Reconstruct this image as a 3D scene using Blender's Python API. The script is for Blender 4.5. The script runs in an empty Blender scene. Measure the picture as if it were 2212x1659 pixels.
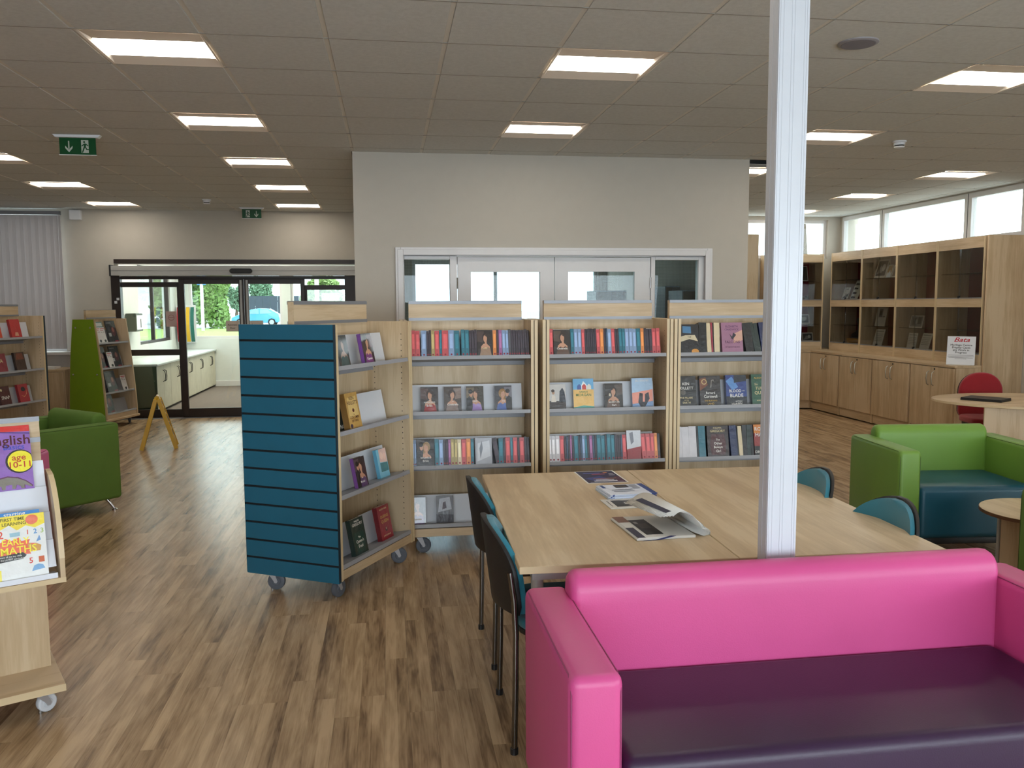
import bpy, bmesh, math, random
from mathutils import Vector, Matrix
random.seed(11)
S = bpy.context.scene
COL = S.collection
PI = math.pi
R = math.radians
CAM_H = 1.61          # camera height
HC = 2.947            # ceiling height

# ------------------------------------------------------------------ camera
cam_d = bpy.data.cameras.new('camera'); cam = bpy.data.objects.new('camera', cam_d); COL.objects.link(cam)
yaw, pit, rol = .1451, -.0948, -.0053
f = Vector((math.sin(yaw)*math.cos(pit), math.cos(yaw)*math.cos(pit), math.sin(pit)))
r0 = Vector((math.cos(yaw), -math.sin(yaw), 0)); u0 = r0.cross(f)
r_ = r0*math.cos(rol) + u0*math.sin(rol); u_ = -r0*math.sin(rol) + u0*math.cos(rol)
cam.matrix_world = Matrix(((r_.x, u_.x, -f.x, 0), (r_.y, u_.y, -f.y, 0), (r_.z, u_.z, -f.z, CAM_H), (0, 0, 0, 1)))
FPX = 1819.6
cam_d.sensor_fit = 'HORIZONTAL'; cam_d.sensor_width = 36; cam_d.lens = FPX/2212*36
cam_d.clip_start = .05; cam_d.clip_end = 400
S.camera = cam

# ------------------------------------------------------------------ world, daylight, exposure
W = bpy.data.worlds.new('overcast_sky'); S.world = W; W.use_nodes = True
SKY = 5.0
nt = W.node_tree; bg = nt.nodes['Background']
tc = nt.nodes.new('ShaderNodeTexCoord'); nz = nt.nodes.new('ShaderNodeTexNoise'); nz.inputs['Scale'].default_value = 2.2; nz.inputs['Detail'].default_value = 5
rp = nt.nodes.new('ShaderNodeValToRGB'); rp.color_ramp.elements[0].color = (.74, .86, 1, 1); rp.color_ramp.elements[1].color = (.95, .98, 1, 1)
rp.color_ramp.elements[0].position = .35; rp.color_ramp.elements[1].position = .65
nt.links.new(tc.outputs['Generated'], nz.inputs['Vector']); nt.links.new(nz.outputs['Fac'], rp.inputs['Fac']); nt.links.new(rp.outputs['Color'], bg.inputs['Color'])
bg.inputs['Strength'].default_value = SKY

def area(name, loc, rot, sx, sy, power, col, spread=180, portal=False):
    d = bpy.data.lights.new(name, 'AREA'); d.shape = 'RECTANGLE'; d.size = sx; d.size_y = sy; d.energy = power; d.color = col
    d.spread = R(spread)
    if portal: d.cycles.is_portal = True
    o = bpy.data.objects.new(name, d); COL.objects.link(o); o.location = loc; o.rotation_euler = [R(a) for a in rot]
    return o
DAY = (.80, .90, 1.0)
# daylight through the windows of the wall behind the photographer (windows built below)
area('daylight_rear', (1.6, -3.30, 1.5), (80, 0, 0), 9.0, 1.5, 175, DAY, 140)
area('daylight_rear_right', (6.85, -1.0, 1.5), (72, 0, 90), 4.0, 1.5, 75, DAY, 130)
S.view_settings.view_transform = 'Standard'; S.view_settings.look = 'None'
S.view_settings.exposure = 0; S.view_settings.gamma = 1; S.view_settings.use_curve_mapping = False
cy = S.cycles
cy.use_denoising = True
cy.max_bounces = 8; cy.diffuse_bounces = 4; cy.glossy_bounces = 4; cy.transmission_bounces = 6; cy.transparent_max_bounces = 16
cy.caustics_reflective = False; cy.caustics_refractive = False; cy.sample_clamp_indirect = 6; cy.blur_glossy = .5

# ------------------------------------------------------------------ materials
def lin(c):
    return tuple(((x/255)/12.92 if x/255 <= .04045 else ((x/255+.055)/1.055)**2.4) for x in c)
MATS = {}
def base(name):
    m = bpy.data.materials.new(name); m.use_nodes = True
    return m, m.node_tree, m.node_tree.nodes['Principled BSDF']
def N(nt, t, **kw):
    n = nt.nodes.new(t)
    for k, v in kw.items(): setattr(n, k, v)
    return n
def coords(nt, scale=(1, 1, 1), kind='Object', jitter=True):
    tc = N(nt, 'ShaderNodeTexCoord'); mp = N(nt, 'ShaderNodeMapping'); mp.inputs['Scale'].default_value = scale
    if jitter:
        oi = N(nt, 'ShaderNodeObjectInfo'); va = N(nt, 'ShaderNodeVectorMath', operation='ADD')
        ml = N(nt, 'ShaderNodeMath', operation='MULTIPLY'); ml.inputs[1].default_value = 31.7
        nt.links.new(oi.outputs['Random'], ml.inputs[0]); nt.links.new(tc.outputs[kind], va.inputs[0]); nt.links.new(ml.outputs[0], va.inputs[1])
        nt.links.new(va.outputs[0], mp.inputs['Vector'])
    else:
        nt.links.new(tc.outputs[kind], mp.inputs['Vector'])
    return mp.outputs['Vector']
def noise(nt, vec, scale, detail=3, rough=.5):
    n = N(nt, 'ShaderNodeTexNoise'); n.inputs['Scale'].default_value = scale; n.inputs['Detail'].default_value = detail; n.inputs['Roughness'].default_value = rough
    nt.links.new(vec, n.inputs['Vector']); return n.outputs['Fac']
def ramp(nt, fac, stops):
    n = N(nt, 'ShaderNodeValToRGB'); e = n.color_ramp.elements
    while len(e) < len(stops): e.new(.5)
    for k, (p, c) in enumerate(stops): e[k].position = p; e[k].color = (*c, 1)
    nt.links.new(fac, n.inputs['Fac']); return n.outputs['Color']
def bump(nt, b, fac, strength, dist=.01):
    n = N(nt, 'ShaderNodeBump'); n.inputs['Strength'].default_value = strength; n.inputs['Distance'].default_value = dist
    nt.links.new(fac, n.inputs['Height']); nt.links.new(n.outputs['Normal'], b.inputs['Normal'])
def P(name, col, rough=.5, metal=0, coat=0, var=.06, vscale=9, bmp=0, bscale=200, spec=.5, emis=0, sheen=0):
    """plain material: a base colour with soft mottling and optional fine relief"""
    if name in MATS: return MATS[name]
    m, nt, b = base(name); c = lin(col)
    v = coords(nt)
    if var:
        lo = tuple(x*(1-var) for x in c); hi = tuple(min(1, x*(1+var)) for x in c)
        nt.links.new(ramp(nt, noise(nt, v, vscale), [(.3, lo), (.7, hi)]), b.inputs['Base Color'])
    else: b.inputs['Base Color'].default_value = (*c, 1)
    b.inputs['Roughness'].default_value = rough; b.inputs['Metallic'].default_value = metal
    b.inputs['Specular IOR Level'].default_value = spec
    b.inputs['Coat Weight'].default_value = coat; b.inputs['Coat Roughness'].default_value = .06
    b.inputs['Sheen Weight'].default_value = sheen
    if bmp: bump(nt, b, noise(nt, v, bscale, 4), bmp)
    if emis:
        b.inputs['Emission Color'].default_value = (*c, 1); b.inputs['Emission Strength'].default_value = emis
    MATS[name] = m; return m
def wood(name, grain, tones, rough=.42, fine=1.0):
    if name in MATS: return MATS[name]
    m, nt, b = base(name)
    sc = {'x': (.9, 11, 11), 'y': (11, .9, 11), 'z': (11, 11, .9)}[grain]
    v = coords(nt, sc); v2 = coords(nt, tuple(s*7 for s in sc)); v3 = coords(nt, (1.3, 1.3, 1.3))
    a = noise(nt, v, 1.0, 4, .6); c = noise(nt, v2, 1.0, 3, .6); d = noise(nt, v3, 1.5, 2)
    mx = N(nt, 'ShaderNodeMath', operation='MULTIPLY_ADD'); mx.inputs[1].default_value = .32*fine; nt.links.new(c, mx.inputs[0]); nt.links.new(a, mx.inputs[2])
    my = N(nt, 'ShaderNodeMath', operation='MULTIPLY_ADD'); my.inputs[1].default_value = .5; nt.links.new(d, my.inputs[0]); nt.links.new(mx.outputs[0], my.inputs[2])
    ls = [lin(t) for t in tones]
    nt.links.new(ramp(nt, my.outputs[0], [(.62, ls[0]), (.9, ls[1]), (1.2 if False else 1.0, ls[2])]), b.inputs['Base Color'])
    b.inputs['Roughness'].default_value = rough; b.inputs['Specular IOR Level'].default_value = .4
    MATS[name] = m; return m
MT = ((172, 146, 113), (196, 171, 137), (206, 183, 151))
maple = {g: wood('maple_laminate_'+g, g, MT) for g in 'xyz'}
maple_table = wood('maple_table_laminate', 'y', ((180, 154, 119), (200, 176, 141), (211, 189, 156)), .36)
maple_edge = P('maple_edging', (208, 185, 147), .4, var=.04)
paint = P('wall_paint', (188, 182, 171), .85, bmp=.06, bscale=160, var=.015)
paint_white = P('white_gloss_paint', (214, 212, 212), .35, var=.02)
white_pl = P('white_plastic', (226, 228, 232), .35, var=.015)
post_white = P('white_powder_coat', (204, 207, 214), .3, var=.015)
tile_m = P('mineral_fibre_tile', (206, 208, 206), .95, bmp=.25, bscale=240, var=.05, vscale=40, spec=.1)
grid_m = P('ceiling_grid_metal', (214, 211, 203), .6, var=.02)
cross_m = P('ceiling_cross_bar', (140, 136, 128), .8, var=.02)  # darker than the runners, to paint thin shadow lines between tile rows
teal_mdf = P('teal_laminate', (20, 92, 118), .5, var=.03)
teal_dark = P('dark_teal_edging', (9, 38, 52), .5)
slot_dark = P('slot_shadow_black', (14, 18, 22), .7)  # dark slot backing between the slats
gap_black = P('black_edging', (16, 15, 15), .6)
shelf_m = P('grey_shelf_metal', (150, 150, 154), .45, var=.03)
plate_m = P('pale_grey_back_plate', (206, 208, 214), .45, var=.02)  # shelf metal in a paler tone, painting the daylight on the back plates
alu = P('aluminium_strip', (140, 142, 148), .45, metal=.5, var=.02)
alu_dull = P('anodised_aluminium', (172, 171, 167), .45, metal=.25, var=.02)
chrome = P('chrome', (200, 200, 202), .12, metal=1, var=0)
zinc = P('zinc_plated_steel', (186, 186, 190), .38, metal=.55, var=.03)
steel_dk = P('dark_chrome_tube', (120, 116, 112), .2, metal=1, var=0)
black_pl = P('black_plastic', (18, 17, 18), .5, bmp=.1, bscale=300)
rubber = P('grey_castor_rubber', (92, 96, 104), .55)
rubber_w = P('white_castor_nylon', (205, 207, 212), .4)
teal_fab = P('teal_chair_fabric', (32, 112, 130), .9, bmp=.3, bscale=700, sheen=.3, var=.05)
red_fab = P('red_chair_fabric', (150, 22, 34), .9, bmp=.3, bscale=700, sheen=.3)
pink_v = P('pink_vinyl', (204, 76, 136), .42, bmp=.05, bscale=260, var=.03, vscale=3, spec=.5)
purple_v = P('purple_vinyl', (47, 20, 53), .40, bmp=.06, bscale=260, var=.05, vscale=3)
green_v = P('lime_green_vinyl', (112, 150, 60), .45, bmp=.05, bscale=260, var=.03, vscale=3)
green_f = P('green_upholstery', (90, 122, 46), .8, bmp=.15, bscale=500, var=.04)
green_p = P('lime_green_panel', (112, 140, 12), .45, var=.03)
tealv = P('deep_teal_vinyl', (16, 78, 98), .38, bmp=.05, bscale=260, var=.04)
brown_fr = P('dark_brown_frame', (40, 27, 22), .4, var=.05)
paper = P('white_paper', (232, 231, 228), .7, var=.01)
acryl = P('white_acrylic', (226, 229, 238), .3, var=.01)
yellow_pl = P('yellow_plastic', (204, 162, 22), .4, var=.05)
carpet = P('grey_brown_carpet', (118, 106, 98), .98, bmp=.5, bscale=350, var=.12, vscale=120)
blind_m = bpy.data.materials.new('blind_fabric'); blind_m.use_nodes = True
_nt = blind_m.node_tree; _nt.nodes.clear(); _o = _nt.nodes.new('ShaderNodeOutputMaterial'); _d = _nt.nodes.new('ShaderNodeBsdfDiffuse'); _t = _nt.nodes.new('ShaderNodeBsdfTranslucent'); _x = _nt.nodes.new('ShaderNodeMixShader')
_d.inputs['Color'].default_value = (.62, .60, .62, 1); _t.inputs['Color'].default_value = (.62, .56, .54, 1); _x.inputs[0].default_value = .28
_nt.links.new(_d.outputs[0], _x.inputs[1]); _nt.links.new(_t.outputs[0], _x.inputs[2]); _nt.links.new(_x.outputs[0], _o.inputs[0])
ink = P('black_ink', (12, 12, 14), .6, var=0)
ink_w = P('white_ink', (236, 236, 232), .5, var=0)
red_back = P('maroon_felt', (112, 16, 34), .95, var=.06)

def glassm(name, tint=(1, 1, 1), refl=1.0, rough=.0, wire=False):
    m = bpy.data.materials.new(name); m.use_nodes = True; nt = m.node_tree; nt.nodes.clear()
    o = N(nt, 'ShaderNodeOutputMaterial'); t = N(nt, 'ShaderNodeBsdfTransparent'); g = N(nt, 'ShaderNodeBsdfGlossy'); mx = N(nt, 'ShaderNodeMixShader'); fr = N(nt, 'ShaderNodeLayerWeight'); fr.inputs['Blend'].default_value = .5
    t.inputs['Color'].default_value = (*tint, 1); g.inputs['Roughness'].default_value = rough
    pw_ = N(nt, 'ShaderNodeMath', operation='POWER'); pw_.inputs[1].default_value = 5; nt.links.new(fr.outputs['Facing'], pw_.inputs[0])
    ml = N(nt, 'ShaderNodeMath', operation='MULTIPLY_ADD'); ml.inputs[1].default_value = .92*refl; ml.inputs[2].default_value = .045*refl
    nt.links.new(pw_.outputs[0], ml.inputs[0]); nt.links.new(ml.outputs[0], mx.inputs[0]); nt.links.new(t.outputs[0], mx.inputs[1]); nt.links.new(g.outputs[0], mx.inputs[2])
    out = mx
    if wire:   # Georgian wired glass: a fine square mesh of wires cast in the pane
        tcn = N(nt, 'ShaderNodeTexCoord'); sp = N(nt, 'ShaderNodeSeparateXYZ'); nt.links.new(tcn.outputs['Object'], sp.inputs[0]); facs = []
        for ax in ('X', 'Z'):
            a = N(nt, 'ShaderNodeMath', operation='MULTIPLY'); a.inputs[1].default_value = 72; b = N(nt, 'ShaderNodeMath', operation='FRACT'); c = N(nt, 'ShaderNodeMath', operation='LESS_THAN'); c.inputs[1].default_value = .12
            nt.links.new(sp.outputs[ax], a.inputs[0]); nt.links.new(a.outputs[0], b.inputs[0]); nt.links.new(b.outputs[0], c.inputs[0]); facs.append(c)
        mxx = N(nt, 'ShaderNodeMath', operation='MAXIMUM'); nt.links.new(facs[0].outputs[0], mxx.inputs[0]); nt.links.new(facs[1].outputs[0], mxx.inputs[1])
        d = N(nt, 'ShaderNodeBsdfDiffuse'); d.inputs['Color'].default_value = (.2, .22, .24, 1); m2 = N(nt, 'ShaderNodeMixShader'); fa = N(nt, 'ShaderNodeMath', operation='MULTIPLY'); fa.inputs[1].default_value = .22; nt.links.new(mxx.outputs[0], fa.inputs[0])
        nt.links.new(fa.outputs[0], m2.inputs[0]); nt.links.new(mx.outputs[0], m2.inputs[1]); nt.links.new(d.outputs[0], m2.inputs[2]); out = m2
    nt.links.new(out.outputs[0], o.inputs['Surface']); MATS[name] = m; return m
glass = glassm('clear_glass', (.93, .97, .95))
glass_tint = glassm('smoked_cabinet_glass', (.80, .80, .78), 1.0)
glass_wire = glassm('wired_glass', (.84, .91, .93), .45, wire=True)

# ------------------------------------------------------------------ mesh helpers
class MB:
    def __init__(s): s.v = []; s.f = []; s.mi = []
    def add(s, vs, fs, mi=0, M=None):
        k = len(s.v)
        s.v += [tuple(M @ Vector(p)) if M else tuple(p) for p in vs]
        s.f += [tuple(i+k for i in q) for q in fs]; s.mi += [mi]*len(fs); return s
    def box(s, x0, x1, y0, y1, z0, z1, mi=0, M=None):
        return s.add([(x0, y0, z0), (x1, y0, z0), (x1, y1, z0), (x0, y1, z0), (x0, y0, z1), (x1, y0, z1), (x1, y1, z1), (x0, y1, z1)],
                     [(0, 3, 2, 1), (4, 5, 6, 7), (0, 1, 5, 4), (1, 2, 6, 5), (2, 3, 7, 6), (3, 0, 4, 7)], mi, M)
    def prism(s, pts, axis, a, b, mi=0, M=None):
        """polygon pts (2-D) pushed along an axis from a to b; pts are (y,z), (x,z) or (x,y)"""
        def mk(p, t): return {'x': (t, p[0], p[1]), 'y': (p[0], t, p[1]), 'z': (p[0], p[1], t)}[axis]
        n = len(pts); vs = [mk(p, a) for p in pts]+[mk(p, b) for p in pts]
        fs = [tuple(range(n-1, -1, -1)), tuple(range(n, 2*n))]+[(i, (i+1) % n, n+(i+1) % n, n+i) for i in range(n)]
        ar = sum(pts[i][0]*pts[(i+1) % n][1]-pts[(i+1) % n][0]*pts[i][1] for i in range(n))
        if (ar < 0) != (axis == 'y') != (b < a): fs = [q[::-1] for q in fs]
        return s.add(vs, fs, mi, M)
    def tube(s, path, r, n=8, mi=0, M=None):
        path = [Vector(p) for p in path]; rings = []; vs = []
        for i, p in enumerate(path):
            d = (path[min(i+1, len(path)-1)]-path[max(i-1, 0)]).normalized()
            a = d.orthogonal().normalized() if i == 0 else (ref - d*ref.dot(d)).normalized()
            ref = a; b = d.cross(a); rr = r[i] if isinstance(r, (list, tuple)) else r
            for k in range(n):
                t = 2*PI*k/n; vs.append(p+a*math.cos(t)*rr+b*math.sin(t)*rr)
        fs = []
        for i in range(len(path)-1):
            for k in range(n): fs.append((i*n+k, i*n+(k+1) % n, (i+1)*n+(k+1) % n, (i+1)*n+k))
        fs.append(tuple(range(n-1, -1, -1))); e = (len(path)-1)*n; fs.append(tuple(range(e, e+n)))
        return s.add(vs, fs, mi, M)
    def lathe(s, prof, n=20, mi=0, M=None):
        vs = []; fs = []
        for (rr, z) in prof:
            for k in range(n): t = 2*PI*k/n; vs.append((rr*math.cos(t), rr*math.sin(t), z))
        for i in range(len(prof)-1):
            for k in range(n): fs.append((i*n+k, i*n+(k+1) % n, (i+1)*n+(k+1) % n, (i+1)*n+k))
        fs.append(tuple(range(n-1, -1, -1))); e = (len(prof)-1)*n; fs.append(tuple(range(e, e+n)))
        return s.add(vs, fs, mi, M)
    def quad(s, a, b, c, d, mi=0, M=None): return s.add([a, b, c, d], [(0, 1, 2, 3)], mi, M)
    def mesh(s, name, mats, bevel=0, seg=2, smooth=None):
        me = bpy.data.meshes.new(name); me.from_pydata(s.v, [], s.f)
        for m in (mats if isinstance(mats, (list, tuple)) else [mats]): me.materials.append(m)
        me.polygons.foreach_set('material_index', s.mi)
        if bevel:
            bm = bmesh.new(); bm.from_mesh(me)
            es = [e for e in bm.edges if len(e.link_faces) == 2 and e.calc_face_angle(0) > .6]
            bmesh.ops.bevel(bm, geom=es, offset=bevel, segments=seg, profile=.5, affect='EDGES', clamp_overlap=True)
            bm.to_mesh(me); bm.free()
        if smooth is None: smooth = bevel > 0 and seg > 2
        if smooth:
            me.polygons.foreach_set('use_smooth', [True]*len(me.polygons)); me.set_sharp_from_angle(angle=R(50))
        me.update(); return me
    def build(s, name, mats, parent=None, bevel=0, seg=2, smooth=None):
        return obj(name, s.mesh(name, mats, bevel, seg, smooth), parent)
def obj(name, me, parent=None):
    o = bpy.data.objects.new(name, me); COL.objects.link(o)
    if parent: o.parent = parent
    return o
def tag(o, label=None, cat=None, group=None, kind=None):
    if label: o['label'] = label
    if cat: o['category'] = cat
    if group: o['group'] = group
    if kind: o['kind'] = kind
    return o
def thing(name, label, cat, loc=(0, 0, 0), rz=0, group=None, kind=None):
    o = bpy.data.objects.new(name, None); COL.objects.link(o); o.location = loc; o.rotation_euler = (0, 0, rz); o.empty_display_size = .1
    return tag(o, label, cat, group, kind)
def kids(o): return [c for c in bpy.data.objects if c.parent == o]
def dup(o, parent=None):
    c = o.copy(); COL.objects.link(c); c.parent = parent
    for ch in KIDS.get(o.name, ()): dup(ch, c)
    return c
KIDS = {}
def index_kids(*roots):
    for o in bpy.data.objects:
        if o.parent: KIDS.setdefault(o.parent.name, [])
    for k in list(KIDS): KIDS[k] = [c for c in bpy.data.objects if c.parent and c.parent.name == k]
def struct(o, label, cat='wall'): return tag(o, label, cat, kind='structure')
def TR(x, y, z=0, rz=0): return Matrix.Translation((x, y, z)) @ Matrix.Rotation(rz, 4, 'Z')
def text(body, size, M, mat, parent, name='cover_title', align='CENTER', sx=1.0, shear=0, depth=.0003):
    c = bpy.data.curves.new(name, 'FONT'); c.body = body; c.size = size; c.align_x = align; c.align_y = 'CENTER'; c.extrude = depth; c.shear = shear; c.resolution_u = 2
    c.space_line = .85; c.offset = size*.012
    c.materials.append(mat); o = bpy.data.objects.new(name, c); COL.objects.link(o); o.parent = parent
    o.matrix_local = M @ Matrix.Rotation(PI/2, 4, 'X') @ Matrix.Diagonal((sx, 1, 1, 1)); return o
def dup(o, parent=None):
    c = o.copy(); COL.objects.link(c); c.parent = parent
    for ch in list(o.children): dup(ch, c)
    return c
def world(o, M): o.matrix_world = M; return o

# ================================================================== ROOM
XL, XR, YB, YR = -7.0, 7.10, 12.6, -3.5          # left, right, back (entrance) and rear wall planes
PX0, PX1, PY = -.285, 3.39, 7.67                   # office partition
def fwd(p):  # depth and pixel area weight, used only to rank which pieces show largest
    d = Vector(p)-Vector((0, 0, CAM_H)); z = d.dot(f)
    if z < .3: return None
    x = FPX*d.dot(r_)/z; y = FPX*d.dot(u_)/z
    return (z, x, y)

# ---- floor: wood-look vinyl planks running away from the camera
def floor_mat():
    m, nt, b = base('walnut_vinyl_plank')
    at = N(nt, 'ShaderNodeAttribute'); at.attribute_name = 'tone'
    g = N(nt, 'ShaderNodeNewGeometry'); cm = N(nt, 'ShaderNodeCombineXYZ'); ml = N(nt, 'ShaderNodeMath', operation='MULTIPLY'); ml.inputs[1].default_value = 41
    nt.links.new(at.outputs['Fac'], ml.inputs[0]); nt.links.new(ml.outputs[0], cm.inputs[2]); nt.links.new(ml.outputs[0], cm.inputs[1])
    va = N(nt, 'ShaderNodeVectorMath', operation='ADD'); nt.links.new(g.outputs['Position'], va.inputs[0]); nt.links.new(cm.outputs[0], va.inputs[1])
    def mp(sc):
        n = N(nt, 'ShaderNodeMapping'); n.inputs['Scale'].default_value = sc; nt.links.new(va.outputs[0], n.inputs['Vector']); return n.outputs['Vector']
    big = noise(nt, mp((13, 1.5, 1)), 1.0, 4, .6); fine = noise(nt, mp((150, 5, 1)), 1.0, 3, .6)
    wv = N(nt, 'ShaderNodeTexNoise'); wv.inputs['Scale'].default_value = 1; wv.inputs['Distortion'].default_value = 1.6; nt.links.new(mp((22, 2.6, 1)), wv.inputs['Vector'])
    s = N(nt, 'ShaderNodeMath', operation='MULTIPLY_ADD'); s.inputs[1].default_value = .35; nt.links.new(fine, s.inputs[0]); nt.links.new(big, s.inputs[2])
    s2 = N(nt, 'ShaderNodeMath', operation='MULTIPLY_ADD'); s2.inputs[1].default_value = .5; nt.links.new(wv.outputs['Fac'], s2.inputs[0]); nt.links.new(s.outputs[0], s2.inputs[2])
    sx = N(nt, 'ShaderNodeSeparateXYZ'); nt.links.new(g.outputs['Position'], sx.inputs[0])
    st_ = N(nt, 'ShaderNodeMath', operation='MULTIPLY_ADD'); st_.inputs[1].default_value = 1/.049; st_.inputs[2].default_value = 7.0/.049; nt.links.new(sx.outputs['X'], st_.inputs[0])
    fl_ = N(nt, 'ShaderNodeMath', operation='FLOOR'); nt.links.new(st_.outputs[0], fl_.inputs[0]); ad = N(nt, 'ShaderNodeMath', operation='ADD'); nt.links.new(fl_.outputs[0], ad.inputs[0]); nt.links.new(ml.outputs[0], ad.inputs[1])
    wn = N(nt, 'ShaderNodeTexWhiteNoise', noise_dimensions='1D'); nt.links.new(ad.outputs[0], wn.inputs['W'])
    t = N(nt, 'ShaderNodeMath', operation='MULTIPLY_ADD'); t.inputs[1].default_value = .22; nt.links.new(wn.outputs['Value'], t.inputs[0]); nt.links.new(s2.outputs[0], t.inputs[2])
    col = ramp(nt, t.outputs[0], [(.78, lin((74, 53, 36))), (.98, lin((118, 88, 60))), (1.0, lin((124, 94, 64)))])
    cr = nt.nodes[-1]
    # values run .7 .. 1.35: squeeze to the ramp
    mr = N(nt, 'ShaderNodeMapRange'); mr.inputs['From Min'].default_value = .68; mr.inputs['From Max'].default_value = 1.28
    nt.links.new(t.outputs[0], mr.inputs['Value'])
    rn = [n for n in nt.nodes if n.type == 'VALTORGB'][-1]
    e = rn.color_ramp.elements; e[0].position = .1; e[1].position = .5; e[2].position = .95
    e[0].color = (*lin((108, 85, 62)), 1); e[1].color = (*lin((160, 132, 100)), 1); e[2].color = (*lin((192, 164, 129)), 1)
    nt.links.new(mr.outputs[0], rn.inputs['Fac']); nt.links.new(col, b.inputs['Base Color'])
    b.inputs['Roughness'].default_value = .27; b.inputs['Specular IOR Level'].default_value = .45
    bump(nt, b, fine, .06, .004)
    return m
floor_m = floor_mat()
fl = struct(MB().box(XL-.2, XR+.2, YR-.2, YB+.1, -.12, -.006).build('floor', gap_black), 'wood-look plank floor of the library', 'floor')
def set_tone(me, tones, per=5):
    a = me.attributes.new('tone', 'FLOAT', 'FACE'); a.data.foreach_set('value', [t for t in tones for _ in range(per)])
PW, PL = .098, .985
planks = []
nx = int((XR-XL)/PW)+1
for i in range(nx):
    x = XL+i*PW; off = random.choice((0, .31, .64, .17, .81, .47))*PL
    y = YR-off
    while y < YB:
        a, b_ = max(y, YR), min(y+PL, YB)
        if b_-a > .02: planks.append((x, min(x+PW, XR), a, b_))
        y += PL
def score(q):
    c = fwd(((q[0]+q[1])/2, (q[2]+q[3])/2, 0))
    if not c or abs(c[1]) > 1230 or c[2] < -880: return 0
    px, py = c[1]+1106, 829.5-c[2]
    if px > 1125 and py > 1190: return .0001       # under the sofa
    return 1/c[0]**3
planks.sort(key=score, reverse=True)
def plank_geo(mb, q):
    j = .0003; x0, x1, y0, y1 = q[0]+j, q[1]-j, q[2]+j, q[3]-j
    mb.add([(x0, y0, -.006), (x1, y0, -.006), (x1, y1, -.006), (x0, y1, -.006), (x0, y0, 0), (x1, y0, 0), (x1, y1, 0), (x0, y1, 0)],
           [(4, 5, 6, 7), (0, 1, 5, 4), (1, 2, 6, 5), (2, 3, 7, 6), (3, 0, 4, 7)])
for q in planks[:300]:
    mb = MB(); plank_geo(mb, q); me = mb.mesh('floor_plank', floor_m); set_tone(me, [random.random()]); obj('floor_plank', me, fl)
mb = MB()
for q in planks[300:]: plank_geo(mb, q)
me = mb.mesh('floor_plank_rest', floor_m); set_tone(me, [random.random() for _ in planks[300:]])
o = obj('floor_planks_far', me, fl); o['kind'] = 'stuff'

# ---- suspended ceiling: tiles in a T-bar grid, recessed light panels
TX0, TY0, TS = -.2833, 3.8805, .6
ce = struct(MB().box(XL-.2, XR+.2, YR-.2, YB+.2, HC+.12, HC+.2).build('ceiling', tile_m), 'grey-beige suspended tile ceiling', 'ceiling')
lights = [(i, j) for i in (-6, -2, 2, 6, 10) for j in (-2, 1, 4, 7, 10, 13)]
LT = set()
def in_office(x, y): return PX0 < x < PX1 and y > PY
tiles = []
for i in range(-12, 13):
    for j in range(-13, 16):
        x, y = TX0+TS*i, TY0+TS*j
        x0, x1, y0, y1 = max(x, XL), min(x+TS, XR), max(y, YR), min(y+TS, YB)
        if x1-x0 < .03 or y1-y0 < .03: continue
        if in_office(x0+.02, y0+.02) and in_office(x1-.02, y1-.02): continue
        if (i, j) in lights: LT.add((i, j)); continue
        if y0 < PY < y1 and x1 > PX0+.01 and x0 < PX1-.01: y1 = PY
        tiles.append((x0, x1, y0, y1))
def tscore(q):
    c = fwd(((q[0]+q[1])/2, (q[2]+q[3])/2, HC))
    if not c or abs(c[1]) > 1250 or c[2] > 1000: return 0
    return 1/c[0]**3
tiles.sort(key=tscore, reverse=True)
def tile_geo(mb, q):
    gx, gy, e = .013, .003, .0015; x0, x1, y0, y1 = q[0]+gx, q[1]-gx, q[2]+gy, q[3]-gy; z = HC
    mb.add([(x0, y0, z+.015), (x1, y0, z+.015), (x1, y1, z+.015), (x0, y1, z+.015), (x0, y0, z+e), (x1, y0, z+e), (x1, y1, z+e), (x0, y1, z+e),
            (x0+e, y0+e, z), (x1-e, y0+e, z), (x1-e, y1-e, z), (x0+e, y1-e, z)],
           [(0, 1, 2, 3), (8, 11, 10, 9)]+[(a, a+4, (a+1) % 4+4, (a+1) % 4) for a in range(4)]+[(a+4, a+8, (a+1) % 4+8, (a+1) % 4+4) for a in range(4)])
for q in tiles[:300]:
    mb = MB(); tile_geo(mb, q); mb.build('ceiling_tile', tile_m, ce)
if tiles[300:]:
    mb = MB()
    for q in tiles[300:]: tile_geo(mb, q)
    o = mb.build('ceiling_tiles_far', tile_m, ce); o['kind'] = 'stuff'
for i in range(-11, 13):
    x = TX0+TS*i
    if XL < x < XR:
        y1 = PY if PX0-.02 < x < PX1 else YB
        MB().box(x-.012, x+.012, YR, y1, HC+.003, HC+.03).build('ceiling_grid_bar', grid_m, ce)
mb = MB()
for j in range(-12, 15):
    y = TY0+TS*j
    if YR < y < YB:
        if y < PY: mb.box(XL, XR, y-.0035, y+.0035, HC-.0006, HC+.03)
        else: mb.box(XL, PX0, y-.0035, y+.0035, HC-.0006, HC+.03); mb.box(PX1, XR, y-.0035, y+.0035, HC-.0006, HC+.03)
o = mb.build('ceiling_grid_cross_bar', cross_m, ce); o['kind'] = 'stuff'
LIGHT = 13.5
lamp_m = P('light_diffuser', (255, 245, 230), .5, emis=LIGHT, var=0)
refl_m = P('white_reflector', (236, 226, 214), .6, var=0)
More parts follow.
